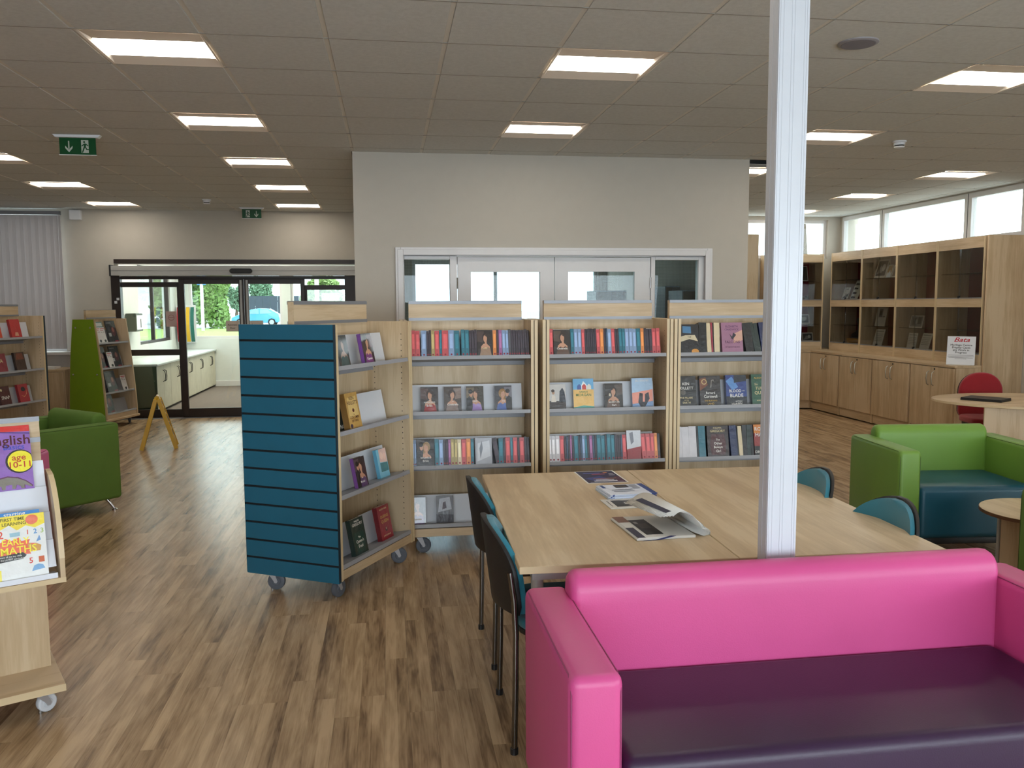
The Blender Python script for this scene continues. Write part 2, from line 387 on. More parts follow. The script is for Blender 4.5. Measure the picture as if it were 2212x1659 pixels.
def ceiling_light(i, j, label, group=None):
    t = thing('ceiling_light', label, 'light', (TX0+TS*(i+.5), TY0+TS*(j+.5), HC), 0, group)
    a, bx, by, d = .284, .272, .145, .014
    mb = MB()
    sy = .035; o4 = [(-a, -a, .0), (a, -a, .0), (a, a, .0), (-a, a, .0)]; i4 = [(-bx, -by+sy, d), (bx, -by+sy, d), (bx, by+sy, d), (-bx, by+sy, d)]
    fr = [(-.296, -.296, -.002), (.296, -.296, -.002), (.296, .296, -.002), (-.296, .296, -.002)]
    mb.add(fr+o4, [(k, (k+1) % 4, (k+1) % 4+4, k+4)[::-1] for k in range(4)])
    mb.add(o4+i4, [(k, (k+1) % 4, (k+1) % 4+4, k+4)[::-1] for k in range(4)])
    mb.box(-.29, .29, -.29, .29, d+.014, d+.02)
    mb.build('reflector', refl_m, t)
    MB().box(-bx, bx, -by+sy, by+sy, d, d+.012).build('diffuser', lamp_m, t)
    return t
where = {-6: 'in the left-hand line of lights', -2: 'in the line leading to the entrance', 2: 'in the middle line over the bookcases', 6: 'in the line right of the white post', 10: 'in the line by the heritage windows'}
ordn = ['nearest', 'second', 'third', 'fourth', 'fifth', 'sixth', 'seventh', 'eighth', 'ninth']
for i in (-6, -2, 2, 6, 10):
    k = 0
    for (a, j) in sorted(q for q in LT if q[0] == i):
        vis = tscore((TX0+TS*i, TX0+TS*i+TS, TY0+TS*j, TY0+TS*j+TS)) > 0
        if not vis: lab = 'square recessed ceiling light outside the picture'; g = 'ceiling lights outside the picture'
        else: lab = '%s glowing square ceiling light %s' % (ordn[k], where[i]); g = 'recessed ceiling lights'; k += 1
        ceiling_light(i, j, lab, g)

# ---- outer walls
def wall_panels(name, label, axis, pos, thick, a0, a1, z1, holes, mat_=None, z0=-.1):
    """wall in the plane axis=pos, from a0 to a1, with rectangular holes (a,b,z0,z1)"""
    mb = MB(); lo, hi = min(pos, pos+thick), max(pos, pos+thick)
    def bx(a, b, c, d):
        if b-a < 1e-4 or d-c < 1e-4: return
        if axis == 'y': mb.box(a, b, lo, hi, c, d)
        else: mb.box(lo, hi, a, b, c, d)
    cur = a0
    for (h0, h1, c, d) in sorted(holes):
        bx(cur, h0, z0, z1); bx(h0, h1, z0, c); bx(h0, h1, d, z1); cur = h1
    bx(cur, a1, z0, z1)
    return struct(mb.build(name, mat_ or paint), label)
HT = HC+.1
wall_panels('wall_left', 'plain cream left wall of the library, out of frame', 'x', XL, -.2, YR-.2, YB, HT, [])
wall_panels('wall_rear', 'cream rear wall with long windows behind the camera', 'y', YR, -.2, XL-.2, XR+.2, HT, [(-2.9, 6.1, .75, 2.3)])
wall_panels('wall_back', 'cream back wall around the automatic entrance doors', 'y', YB, .2, XL-.2, XR+.3, HT,
            [(-6.4, -4.47, .98, 2.9), (-3.79, -.34, -.1, 2.2), (.36, 3.16, .95, 2.25), (3.9, 6.9, 2.30, 2.90)])
wall_panels('wall_right', 'cream right wall with high strip windows over the display cases', 'x', XR, .2, YR-.2, YB, HT,
            [(-3.0, 1.0, .75, 2.3), (8.64, 12.52, 2.34, 2.93)])

# ---- windows
def frame_rect(mb, axis, pos, t, a0, a1, z0, z1, w, mi=0):
    for (p, q, c, d) in ((a0, a1, z0, z0+w), (a0, a1, z1-w, z1), (a0, a0+w, z0+w, z1-w), (a1-w, a1, z0+w, z1-w)):
        if axis == 'y': mb.box(p, q, pos, pos+t, c, d, mi)
        else: mb.box(pos, pos+t, p, q, c, d, mi)
def window(n, label, axis, pos, a0, a1, z0, z1, mulls=(), w=.05, t=.07, g=None, fm=None):
    root = thing('window_%d' % n, label, 'window', kind='structure')
    mb = MB(); frame_rect(mb, axis, pos, t, a0, a1, z0, z1, w)
    mb.build('window_frame', fm or paint_white, root)
    for m in mulls:
        b = MB()
        if axis == 'y': b.box(m-w/2, m+w/2, pos+.004, pos+t-.004, z0+w, z1-w)
        else: b.box(pos+.004, pos+t-.004, m-w/2, m+w/2, z0+w, z1-w)
        b.build('mullion', fm or paint_white, root)
    ed = [a0+w]+[v for m in mulls for v in (m-w/2, m+w/2)]+[a1-w]
    for k in range(0, len(ed), 2):
        b = MB()
        if axis == 'y': b.box(ed[k], ed[k+1], pos+t/2-.003, pos+t/2+.003, z0+w, z1-w)
        else: b.box(pos+t/2-.003, pos+t/2+.003, ed[k], ed[k+1], z0+w, z1-w)
        b.build('glass_pane', g or glass, root)
    return root
window(1, 'long low window in the rear wall behind the camera', 'y', YR-.12, -2.9, 6.1, .75, 2.3, (-1.1, .7, 2.5, 4.3))
window(2, 'low window in the right wall beside the camera', 'x', XR+.06, -3.0, 1.0, .75, 2.3, (-1.0,))
window(3, 'nearest high strip window right of the heritage cases, with hinged sash', 'x', XR-.01, 8.64, 9.60, 2.34, 2.93, (), .06)
window(4, 'wide middle high strip window above the heritage display cases', 'x', XR-.01, 9.615, 11.43, 2.34, 2.93, (), .055)
window(5, 'small high strip window next to the far corner', 'x', XR-.01, 11.445, 12.52, 2.34, 2.93, (), .055)
window(6, 'high strip window in the back wall above the corner display case', 'y', YB+.06, 3.9, 6.9, 2.30, 2.90, (5.3,), .05)
window(7, 'tall window behind the vertical blind at the left edge', 'y', YB+.08, -6.4, -4.47, .98, 2.9, (-5.4,), .06)
# dark opening-sash edges of the strip windows
for y in (9.601, 11.431):
    MB().box(XR-.008, XR+.03, y, y+.013, 2.34, 2.93).build('trim_sash', gap_black)
for k, o in enumerate([o for o in bpy.data.objects if o.name.startswith('trim_sash')]):
    o.name = 'trim_%d' % (k+1); struct(o, ['dark vertical sash gap beside the nearest strip window', 'dark vertical sash gap between the far strip windows'][k], 'trim')

# ---- vertical blind
vb = thing('vertical_blind', 'white vertical slat blind hanging at the left edge above the sill', 'blind', (0, YB-.09, 0))
MB().box(-6.5, -4.43, -.03, .03, 2.86, 2.91).build('head_rail', alu, vb)
x = -6.45
while x < -4.5:
    me = MB().prism([(-.050, -.001), (0, .003), (.050, -.001), (.050, .0), (0, .004), (-.050, .0)], 'z', 1.02, 2.855, M=Matrix.Translation((x+.05, 0, 0)) @ Matrix.Rotation(R(-3), 4, 'Z')).build('blind_slat', blind_m, vb)
    x += .096
for xx in (-4.46,):
    MB().tube([(xx, -.01, 2.86), (xx-.01, -.01, 2.0), (xx-.03, -.012, 1.25)], .003, 5).build('control_chain', white_pl, vb)
sill = struct(MB().box(-6.5, -4.37, YB-.20, YB, .94, .98).build('trim_3', paint_white, bevel=.004), 'white window sill below the vertical blind', 'trim')

# ---- office partition (white wall) with its glazed doors
wall_panels('wall_partition', 'white painted partition wall with glazed double doors behind the bookcases', 'y', PY, .12, PX0, PX1, HT, [(.107, 2.998, -.1, 2.085)])
wall_panels('wall_partition_left', 'end wall of the office along the way to the entrance', 'x', PX0, .1, PY+.12, YB, HT, [])
wall_panels('wall_partition_right', 'end wall of the office facing the heritage corner', 'x', PX1-.1, .1, PY+.12, YB, HT, [])
oc = struct(MB().box(PX0, PX1, PY+.02, YB, 2.72, 2.8).build('ceiling_office', paint), 'plain ceiling of the office behind the partition', 'ceiling')
dr = thing('door_1', 'white glazed double doors with wired side lights in the partition', 'door', (0, PY, 0), kind='structure')
b = MB()   # moulded architrave
for (w0, y0, y1) in ((.0, -.022, .0), (.02, -.03, -.006)):
    x0, x1, zt = .107-.035+w0, 2.998+.035-w0, 2.085+.035-w0
    b.box(x0, x0+.05, y0, y1, 0, zt); b.box(x1-.05, x1, y0, y1, 0, zt); b.box(x0+.05, x1-.05, y0, y1, zt-.05, zt)
b.build('architrave', paint_white, dr, bevel=.004)
b = MB(); T0, T1 = .02, .10
for (x0, x1) in ((.107, .151), (.561, .626), (2.447, 2.487), (2.912, 2.998)): b.box(x0, x1, T0, T1, 0, 2.05)
b.box(.107, 2.998, T0, T1, 2.040, 2.085)
for (x0, x1) in ((.151, .561), (2.487, 2.912)): b.box(x0, x1, T0, T1, 0, .2); b.box(x0, x1, T0, T1, 2.012, 2.05)
b.build('door_frame', paint_white, dr, bevel=.003)
for (x0, x1) in ((.151, .561), (2.487, 2.912)): MB().box(x0, x1, .057, .063, .2, 2.012).build('side_light_pane', glass_wire, dr)
for (x0, x1, g0, g1, zt) in ((.632, 1.5245, .753, 1.392, 1.902), (1.531, 2.441, 1.657, 2.292, 1.905)):
    b = MB(); b.box(x0, g0, .03, .075, .01, 2.034); b.box(g1, x1, .03, .075, .01, 2.034); b.box(g0, g1, .03, .075, .01, .25); b.box(g0, g1, .03, .075, zt, 2.034)
    leaf = b.build('door_leaf', paint_white, dr); MB().box(g0, g1, .05, .056, .25, zt).build('door_pane', glass_wire, leaf)
    hx = x0-.004 if x0 < 1 else x1+.004
    for z in (1.80, .3): MB().tube([(hx, .022, z-.05), (hx, .022, z+.05)], .008, 8).build('hinge', chrome, leaf)
# office beyond: far window, cupboards
window(8, 'bright office window seen through the glazed doors', 'y', YB+.0, .36, 3.16, .95, 2.25, (1.60,), .05)
wall_panels('wall_office', 'far wall of the office around its window', 'y', YB-.06, .05, PX0+.1, PX1-.1, 2.75, [(.36, 3.16, .95, 2.25)], paint)
office_brown = P('brown_cupboard', (88, 72, 52), .5)
office_grey = P('grey_cupboard_side', (150, 165, 180), .5)
def cupboard(x0, x1, y0, y1, z1, label):
    t = thing('office_cupboard', label, 'cupboard', ((x0+x1)/2, (y0+y1)/2, 0))
    w, d = (x1-x0)/2, (y1-y0)/2
    MB().box(-w, w, -d+.02, d, .0, z1).build('carcass', office_grey, t, bevel=.003)
    for a, c in ((-w+.004, -.003), (.003, w-.004)):
        dd = MB().box(a, c, -d, -d+.018, .05, z1-.012).build('door', office_brown, t, bevel=.002)
        MB().tube([(c-.03 if a < -.1*w else a+.03, -d-.012, 1.0), (c-.03 if a < -.1*w else a+.03, -d-.012, 1.15)], .005, 6).build('handle', chrome, dd)
cupboard(2.50, 2.88, 10.0, 10.5, 1.765, 'brown office cupboard seen through the right door pane')
cupboard(3.10, 3.27, 9.2, 9.9, 1.80, 'narrow office cupboard at the wall')
cupboard(2.98, 3.28, 8.3, 8.75, 1.74, 'brown office cupboard seen through the right-hand side light')

# ================================================================== ENTRANCE
D0 = YB   # door plane
en = thing('door_2', 'dark brown automatic sliding entrance doors with glazed side screens', 'door', (0, D0, 0), kind='structure')
b = MB()
b.box(-3.84, -3.72, -.02, .10, 0, 2.03); b.box(-.62, -.33, -.02, .12, 0, 2.03); b.box(-3.84, -.33, .03, .1, 1.985, 2.03)
b.box(-3.84, -.33, -.02, .12, 0, .012)
b.build('door_frame', brown_fr, en, bevel=.004)
MB().box(-3.79, -.30, -.012, .02, 2.205, 2.262).build('lintel_strip', brown_fr, en)
def leafp(x0, x1, y, zt, zb, stile, name, mid=None, rail_t=.07, parent=en):
    b = MB(); b.box(x0, x0+stile, y, y+.045, 0.012, zt); b.box(x1-stile, x1, y, y+.045, .012, zt)
    b.box(x0+stile, x1-stile, y, y+.045, zt-rail_t, zt); b.box(x0+stile, x1-stile, y, y+.045, .012, zb)
    if mid: b.box(x0+stile, x1-stile, y, y+.045, mid[0], mid[1])
    l = b.build(name, brown_fr, parent, bevel=.003)
    if mid:
        MB().box(x0+stile, x1-stile, y+.02, y+.026, zb, mid[0]).build('glass_pane', glass, l)
        MB().box(x0+stile, x1-stile, y+.02, y+.026, mid[1], zt-rail_t).build('glass_pane', glass, l)
    else: MB().box(x0+stile, x1-stile, y+.02, y+.026, zb, zt-rail_t).build('glass_pane', glass, l)
    return l
leafp(-3.80, -2.905, .065, 1.945, .12, .075, 'side_screen', (.90, .985))
leafp(-2.94, -2.045, .0, 1.985, .135, .075, 'sliding_leaf')
leafp(-2.04, -1.19, .0, 1.985, .135, .06, 'sliding_leaf')
leafp(-1.24, -.50, .065, 1.90, .12, .075, 'side_screen', (.90, .985))
for x in (-2.085, -2.0): MB().box(x-.014, x+.014, -.008, .0, .2, 1.97).build('leaf_seal', alu_dull, en)
b = MB().box(-3.78, -.32, -.19, -.005, 2.03, 2.165); b.box(-3.78, -.32, -.196, -.19, 2.10, 2.104)
oc_ = b.build('operator_cover', alu_dull, en, bevel=.004)
MB().box(-3.80, -3.78, -.2, 0, 2.02, 2.175).build('cover_end_cap', black_pl, oc_)
MB().lathe([(.0, 0), (.03, 0), (.036, .012), (.028, .02), (0, .022)], 16).build('sensor_end', black_pl, oc_)
s = [o for o in oc_.children if o.name.startswith('sensor_end')][0]; s.matrix_local = Matrix.Translation((-2.16, -.196, 2.092)) @ Matrix.Rotation(PI/2, 4, 'X')
pts = [(-2.16+.034*math.cos(t), 2.092+.034*math.sin(t)) for t in [PI/2+k*PI/8 for k in range(9)]]+[(-1.92+.034*math.cos(t), 2.092+.034*math.sin(t)) for t in [-PI/2+k*PI/8 for k in range(9)]]
MB().prism(pts, 'y', -.23, -.196).build('motion_sensor', black_pl, oc_, bevel=.006)
bpy.data.objects.remove(s)
for z in (1.69, 1.645): MB().box(-3.80-.0*z, -3.765, -.028, -.02, z, z+.035, M=Matrix.Translation((.03 if z > 1.66 else 0, 0, 0))).build('contact_switch', white_pl, en)
struct(MB().box(-3.84, -.33, D0-.07, D0-.02, 0, .006).build('trim_4', alu, bevel=.002), 'aluminium threshold strip at the entrance doors', 'trim')
# paper notices stuck on the glass
def notice(name, label, x0, x1, y, z0, z1, lines, mat_=paper, sz=.028):
    t = MB().box(x0, x1, y-.002, y, z0, z1).build(name, mat_); tag(t, label, 'notice')
    for k, l in enumerate(lines): text(l, sz, Matrix.Translation(((x0+x1)/2, y-.0025, z0+(z1-z0)*(.62-.3*k))), ink, t, 'notice_text', sx=.9)
    return t
notice_m = P('grey_card', (200, 190, 182), .7)
notice('door_notice', 'grey automatic door notice on the left sliding leaf', -2.31, -2.125, D0+.012, 1.235, 1.39, ['Automatic', 'Door'], notice_m, .036)
notice('door_notice', 'grey automatic door notice on the right sliding leaf', -1.975, -1.79, D0+.012, 1.235, 1.39, ['Automatic', 'Door'], notice_m, .036)
nn = notice('no_entry_notice', 'pinkish notice with a ring symbol on the left glass screen', -3.145, -3.0, D0+.078, 1.31, 1.53, [], P('pink_card', (190, 165, 160), .7))
ring = [(-3.0725+.042*math.cos(2*PI*k/20), 1.44+.042*math.sin(2*PI*k/20)) for k in range(20)]
b = MB()
for k in range(20):
    t0, t1 = 2*PI*k/20, 2*PI*(k+1)/20
    b.add([(-3.0725+r1*math.cos(t), D0+.0755, 1.44+r1*math.sin(t)) for (r1, t) in ((.042, t0), (.042, t1), (.035, t1), (.035, t0))], [(0, 1, 2, 3)])
b.box(-3.105, -3.04, D0+.0752, D0+.0758, 1.436, 1.444); b.build('ring_symbol', P('dull_red_ink', (150, 100, 96), .6), nn)

# ---- porch behind the doors
pw = P('porch_white_paint', (214, 218, 214), .8, var=.02)
struct(MB().box(-4.3, -.2, D0+.2, 17.6, -.12, 0).build('floor_porch', carpet), 'grey-brown carpet of the entrance porch', 'floor')
struct(MB().box(-4.4, -.1, D0+.2, 17.7, 2.72, 2.85).build('ceiling_porch', pw), 'white ceiling of the entrance porch', 'ceiling')
wall_panels('wall_porch_left', 'white left wall of the porch with a tall window', 'x', -4.15, -.15, D0+.2, 17.6, 2.75, [(15.0, 17.1, .95, 2.3)], pw)
wall_panels('wall_porch_right', 'white right wall of the porch', 'x', -.28, .15, D0+.2, 17.6, 2.75, [], pw)
wall_panels('wall_porch_back', 'white front wall of the porch under its big windows', 'y', 17.5, .15, -4.3, -.13, 2.75, [(-3.9, -2.1, .95, 2.4), (-1.93, -.45, .95, 2.4)], pw)
window(9, 'porch window looking out on the hedge', 'y', 17.53, -3.9, -2.1, .95, 2.4, (), .05)
window(10, 'porch window looking out on the car park', 'y', 17.53, -1.93, -.45, .95, 2.4, (), .05)
window(11, 'porch side window looking out on trees', 'x', -4.25, 15.0, 17.1, .95, 2.3, (16.05,), .05, fm=brown_fr)
struct(MB().box(-3.45, -.28, 17.47, 17.5, 0, .11).build('baseboard_porch', paint_white, bevel=.005), 'white skirting board in the porch', 'trim')
cream_door = P('cream_cupboard_door', (214, 206, 184), .5); dark_green = P('dark_green_end_panel', (44, 56, 34), .5); worktop = P('pale_grey_worktop', (205, 210, 208), .35)
wt = tag(MB().box(-4.14, -3.40, 13.1, 17.48, .715, .745).build('worktop', worktop, bevel=.004), 'pale grey worktop along the porch cupboards', 'worktop')
tag(MB().box(-4.14, -3.42, 13.1, 13.125, .03, .714).build('green_board', dark_green), 'dark green board closing the porch cupboard run', 'panel')
cy_ = 13.13; CW = .868
for k in range(5):
    t = thing('porch_cupboard', 'cream two-door porch cupboard, %s along the run from the green end' % ordn[k].replace('nearest', 'first'), 'cupboard', (-3.78, cy_+CW/2, 0), 0, 'porch cupboards')
    MB().box(-.34, .325, -CW/2, CW/2, .10, .71).build('carcass', cream_door, t); MB().box(-.3, .28, -CW/2, CW/2, 0, .1).build('plinth', black_pl, t)
    for sgn in (-1, 1):
        a, c = (-CW/2+.004, -.003) if sgn < 0 else (.003, CW/2-.004)
        d = MB().box(.327, .345, a, c, .04, .705).build('door', cream_door, t, bevel=.002)
        yy = sgn*.045
        MB().tube([(.345, yy, .45), (.375, yy+.0, .47), (.382, yy-sgn*.008, .54), (.375, yy, .61), (.345, yy, .63)], .006, 6).build('handle', black_pl, d)
    cy_ += CW
leaf_m = P('leaflet_rack_wire', (60, 64, 66), .5)
rack = thing('leaflet_rack', 'wall rack of curved coloured leaflets by the porch window', 'rack', (-4.08, 17.38, 0))
MB().box(-.05, .32, .06, .07, .88, 1.62).build('back_board', white_pl, rack)
for k, c in enumerate(((150, 20, 36), (120, 110, 190), (215, 170, 30), (14, 96, 84))):
    pts = [(-.0-.07*math.sin(PI*t/8), .90+.68*t/8) for t in range(9)]; pts += [(p[0]+.012, p[1]) for p in pts[::-1]]
    MB().prism(pts, 'x', -.02+.085*k, .045+.085*k).build('leaflet_holder', P('leaflet_%d' % k, c, .5), rack)
tag(MB().box(-4.145, -4.135, 13.25, 13.85, 1.1, 2.1).build('porch_poster', P('mauve_poster', (120, 125, 165), .5, var=.5, vscale=5)), 'mottled mauve poster on the left porch wall', 'poster')
b = thing('wall_dispenser', 'dark green and white wall box in the porch behind the left screen', 'dispenser', (-4.14, 14.2, 1.2))
MB().box(0, .16, -.0, .38, 0, .29).build('case', P('dispenser_green', (70, 78, 66), .5), b, bevel=.01); MB().box(.161, .166, .02, .36, .03, .26).build('front_label', white_pl, b); MB().box(.166, .168, .22, .26, .06, .2).build('lever', black_pl, b)

for k, (px_, py_) in enumerate(((-2.9, 14.2), (-2.6, 16.2))):  # two unseen light panels, added only to brighten the porch
    t = thing('ceiling_light', ['porch ceiling light near the sliding doors, above view', 'porch ceiling light near the outer window, above view'][k], 'light', (px_, py_, 2.72))
    MB().box(-.62, .62, -.62, .62, -.03, -.001).build('reflector', refl_m, t); MB().box(-.58, .58, -.58, .58, -.036, -.031).build('diffuser', lamp_m, t)

# ================================================================== OUTSIDE
struct(MB().box(-90, 90, 17.75, 45, -.3, -.15).build('ground_forecourt', P('pale_concrete', (205, 203, 196), .9, bmp=.1, bscale=20)), 'pale concrete forecourt outside the entrance', 'ground')
gr = struct(MB().box(-90, 90, 45, 66, -.3, -.10).build('ground_lawn', P('lawn_grass', (150, 178, 96), .95, bmp=.6, bscale=60, var=.25, vscale=6)), 'strip of bright green lawn beyond the forecourt', 'lawn')
struct(MB().box(-120, 120, 66, 200, -.3, -.12).build('ground_car_park', P('car_park_asphalt', (176, 176, 178), .9, bmp=.2, bscale=15)), 'grey car park surface behind the lawn', 'ground')
struct(MB().box(7.3, 90, -20, 17.7, -.3, -.12).build('ground_side', P('side_paving', (190, 190, 186), .9)), 'paving outside the right-hand windows', 'ground')
leaf_mats = [P('leaf_green_%d' % k, c, .6, var=.35, vscale=30) for k, c in enumerate(((92, 128, 58), (120, 150, 84), (104, 140, 110), (70, 104, 52)))]
bark = P('bark', (92, 78, 62), .9, bmp=.5, bscale=30)
def leafcloud(cx, cy, cz, rx, ry, rz, n, size, seed):
    rnd = random.Random(seed); mb = MB(); blobs = [(rnd.uniform(-.6, .6)*rx, rnd.uniform(-.6, .6)*ry, rnd.uniform(-.6, .6)*rz, rnd.uniform(.35, .6)) for _ in range(9)]+[(0, 0, 0, .75)]
    for _ in range(n):
        bx, by, bz, br = rnd.choice(blobs)
        th, ph = rnd.uniform(0, 2*PI), math.acos(rnd.uniform(-1, 1)); q = br*rnd.uniform(.75, 1.05)
        p = Vector((cx+bx+rx*q*math.sin(ph)*math.cos(th), cy+by+ry*q*math.sin(ph)*math.sin(th), cz+bz+rz*q*math.cos(ph)))
        if p.z < .02: continue
        a = Vector((rnd.gauss(0, 1), rnd.gauss(0, 1), rnd.gauss(0, 1))).normalized(); c = a.orthogonal().normalized(); s1 = size*rnd.uniform(.6, 1.3)
        mb.add([p-a*s1, p+c*s1*.5, p+a*s1, p-c*s1*.5], [(0, 1, 2, 3)])
    return mb
def tree(label, x, y, hgt, rx, rz, kind, n=2600, size=.28, seed=1, name='tree'):
    t = thing(name, label, 'tree', (x, y, -.15), 0, 'trees beyond the car park')
    MB().tube([(0, 0, 0), (.1, 0, hgt*.3), (0, .1, hgt*.55), (.05, 0, hgt*.8)], [.22, .18, .13, .05], 7).build('trunk', bark, t)
    o = leafcloud(0, 0, hgt-rz, rx, rx, rz, n, size, seed).build('foliage', leaf_mats[kind], t); o['kind'] = 'stuff'
    return t
def shrub(label, x, y, hgt, rx, kind, n=2600, size=.2, seed=1):
    t = thing('hedge_shrub', label, 'shrub', (x, y, -.12), 0, 'hedge shrubs seen from the porch')
    MB().tube([(0, 0, 0), (0, 0, hgt*.6)], .07, 6).build('stem', bark, t)
    o = leafcloud(0, 0, hgt*.52, rx, rx*.7, hgt*.5, n, size, seed).build('foliage', leaf_mats[kind], t); o['kind'] = 'stuff'
shrub('tall bright hedge shrub left of the pale lamp post', -16.4, 66, 6.0, 1.7, 1, 4200, .22, 3)
shrub('round hedge shrub behind the pale lamp post', -14.2, 69, 5.4, 1.6, 0, 4200, .22, 4)
shrub('hedge shrub ending at the sliding door stile', -12.6, 65, 5.0, 1.2, 1, 3600, .2, 5)
shrub('dark shrub filling the porch side window, left', -19.5, 34, 6, 2.6, 3, 3200, .26, 6)
shrub('bright shrub filling the porch side window, right', -12.6, 37, 5.5, 2.2, 0, 3200, .26, 7)
tree('broad far shrubbery tree behind the hedge', -20.5, 84, 10, 4.5, 4.2, 2, 3000, .36, 8)
tree('pale tall tree behind the dark fence', -16.6, 118, 6.0, 1.7, 2.6, 2, 2400, .26, 9)
tree('small pale tree left of the fence trees', -19.2, 112, 4.4, 1.3, 1.7, 2, 1800, .24, 10)
tree('rounded green tree beside the white pole', -5.3, 74, 5.0, 1.8, 2.2, 1, 4200, .2, 12)
tree('pale tree seen through the high corner window', 17.5, 34, 9.5, 2.4, 2.2, 2, 1600, .3, 13)
def pole(label, x, y, h, r, sign=False):
    t = thing('lamp_post', label, 'post', (x, y, -.15))
    MB().tube([(0, 0, 0), (0, 0, h)], r, 8).build('shaft', P('pale_steel_post', (206, 210, 212), .5), t); MB().box(-.5, .1, -.1, .1, h, h+.12).build('lantern', P('lantern_grey', (150, 160, 168), .5), t)
    if sign: MB().box(-.28, .28, -.06, .06, h-.75, h-.05).build('sign_board', P('blue_sign', (60, 120, 190), .5), t)
pole('pale lamp post with a blue board in front of the hedge', -12.5, 60, 3.9, .11, True)
pole('white pole in front of the rounded tree at right', -4.85, 60, 7.5, .15)
fence = thing('fence', 'dark slate-blue boarded fence behind the parked car', 'fence', (0, 96, -.12))
x = -16.0
for k in range(9):
    MB().box(x, x+.78, 0, .06, .05, 2.75).build('fence_board', P('slate_fence', (70, 80, 92), .8, var=.15), fence); x += .8
MB().box(-16, -8.8, .06, .14, .4, .55).build('fence_rail', P('slate_fence', (70, 80, 92), .8), fence)
MB().box(-16, -8.8, .06, .14, 2.1, 2.25).build('fence_rail', P('slate_fence', (70, 80, 92), .8), fence)
def car(label, x, y):
    t = thing('car', label, 'car', (x, y, -.12))
    body = P('pale_blue_car_paint', (92, 178, 232), .25, coat=1, var=0); tyre = P('tyre', (30, 32, 34), .8); cg = P('car_window', (150, 190, 205), .1, var=0); rim = P('alloy_rim', (190, 195, 200), .3, metal=.4)
    lo = [(-1.98, .35), (-1.95, .70), (-1.45, .92), (-1.0, .98), (-.35, 1.38), (.35, 1.47), (1.1, 1.42), (1.65, 1.12), (1.88, .98), (1.93, .45), (1.85, .30), (1.62, .28), (1.55, .52), (1.30, .62), (1.05, .52), (.98, .26), (-.98, .26), (-1.05, .52), (-1.28, .62), (-1.52, .52), (-1.6, .28)]
    MB().prism(lo, 'y', -.82, .82).build('body', body, t, bevel=.05, seg=3)
    for sy in (-.835, .815):
        MB().prism([(-.82, 1.0), (-.30, 1.33), (.28, 1.39), (.28, 1.0)], 'y', sy, sy+.02).build('side_window', cg, t)
        MB().prism([(.36, 1.0), (.36, 1.39), (1.0, 1.35), (1.35, 1.08)], 'y', sy, sy+.02).build('side_window', cg, t)
    MB().box(-.9, -.72, -1.0, -.84, .95, 1.07).build('wing_mirror', body, t, bevel=.03)
    for wx in (-1.28, 1.30):
        for sy in (-.78, .6):
            w = MB().lathe([(.0, 0), (.30, 0), (.31, .04), (.31, .16), (.28, .18), (0, .18)], 20).build('wheel', tyre, t); w.matrix_local = Matrix.Translation((wx, sy, .31)) @ Matrix.Rotation(-PI/2, 4, 'X')
            h = MB().lathe([(.0, 0), (.2, 0), (.21, .02), (0, .03)], 10).build('hub', rim, w); h.matrix_local = Matrix.Translation((0, 0, -.03 if sy < 0 else .18))
car('pale blue hatchback parked in front of the dark fence', -11.0, 74)
MB_roof = thing('canopy_roof', 'blue-grey canopy edge outside the high corner windows', 'canopy', (14, 30, 0))
MB().prism([(-4, 5.0), (4, 5.7), (4, 6.05), (-4, 5.35)], 'y', -1, 1).build('roof_edge', P('canopy_blue_grey', (120, 140, 175), .6), MB_roof); MB().tube([(-3.5, 0, 0), (-3.5, 0, 4.9)], .09, 8).build('support_post', alu, MB_roof); MB().tube([(3.5, 0, 0), (3.5, 0, 5.5)], .09, 8).build('support_post', alu, MB_roof)
# ================================================================== CASTORS
def castor(parent, x, y, r=.05, tyre=rubber, ang=0, ztop=.13):
    """swivel castor: plate, fork and wheel, standing on z=0 below (x,y)"""
    M = Matrix.Translation((x, y, 0)) @ Matrix.Rotation(ang, 4, 'Z')
    b = MB(); b.box(-.035, .035, -.03, .03, ztop-.006, ztop-.001); b.lathe([(.02, ztop-.022), (.024, ztop-.006)], 12)
    for s in (-1, 1): b.prism([(-.020, ztop-.02), (.018, ztop-.02), (.036, r+.002), (.030, r-.009), (.019, r-.008), (.014, r+.004)], 'y', s*.021-.0015, s*.021+.0015)
    c = b.build('castor', zinc, parent); c.matrix_local = M
    w = MB().lathe([(.0, -.016), (r*.45, -.016), (r*.5, -.013), (r*.82, -.015), (r*.96, -.012), (r, -.004), (r, .004), (r*.96, .012), (r*.82, .015), (r*.5, .013), (r*.45, .016), (0, .016)], 22).build('wheel', tyre, c, smooth=True)
    w.matrix_local = Matrix.Translation((.026, 0, r)) @ Matrix.Rotation(PI/2, 4, 'X')
    h = MB().tube([(0, 0, -.026), (0, 0, .026)], .008, 8).build('axle', chrome, c); h.matrix_local = w.matrix_local
    return c

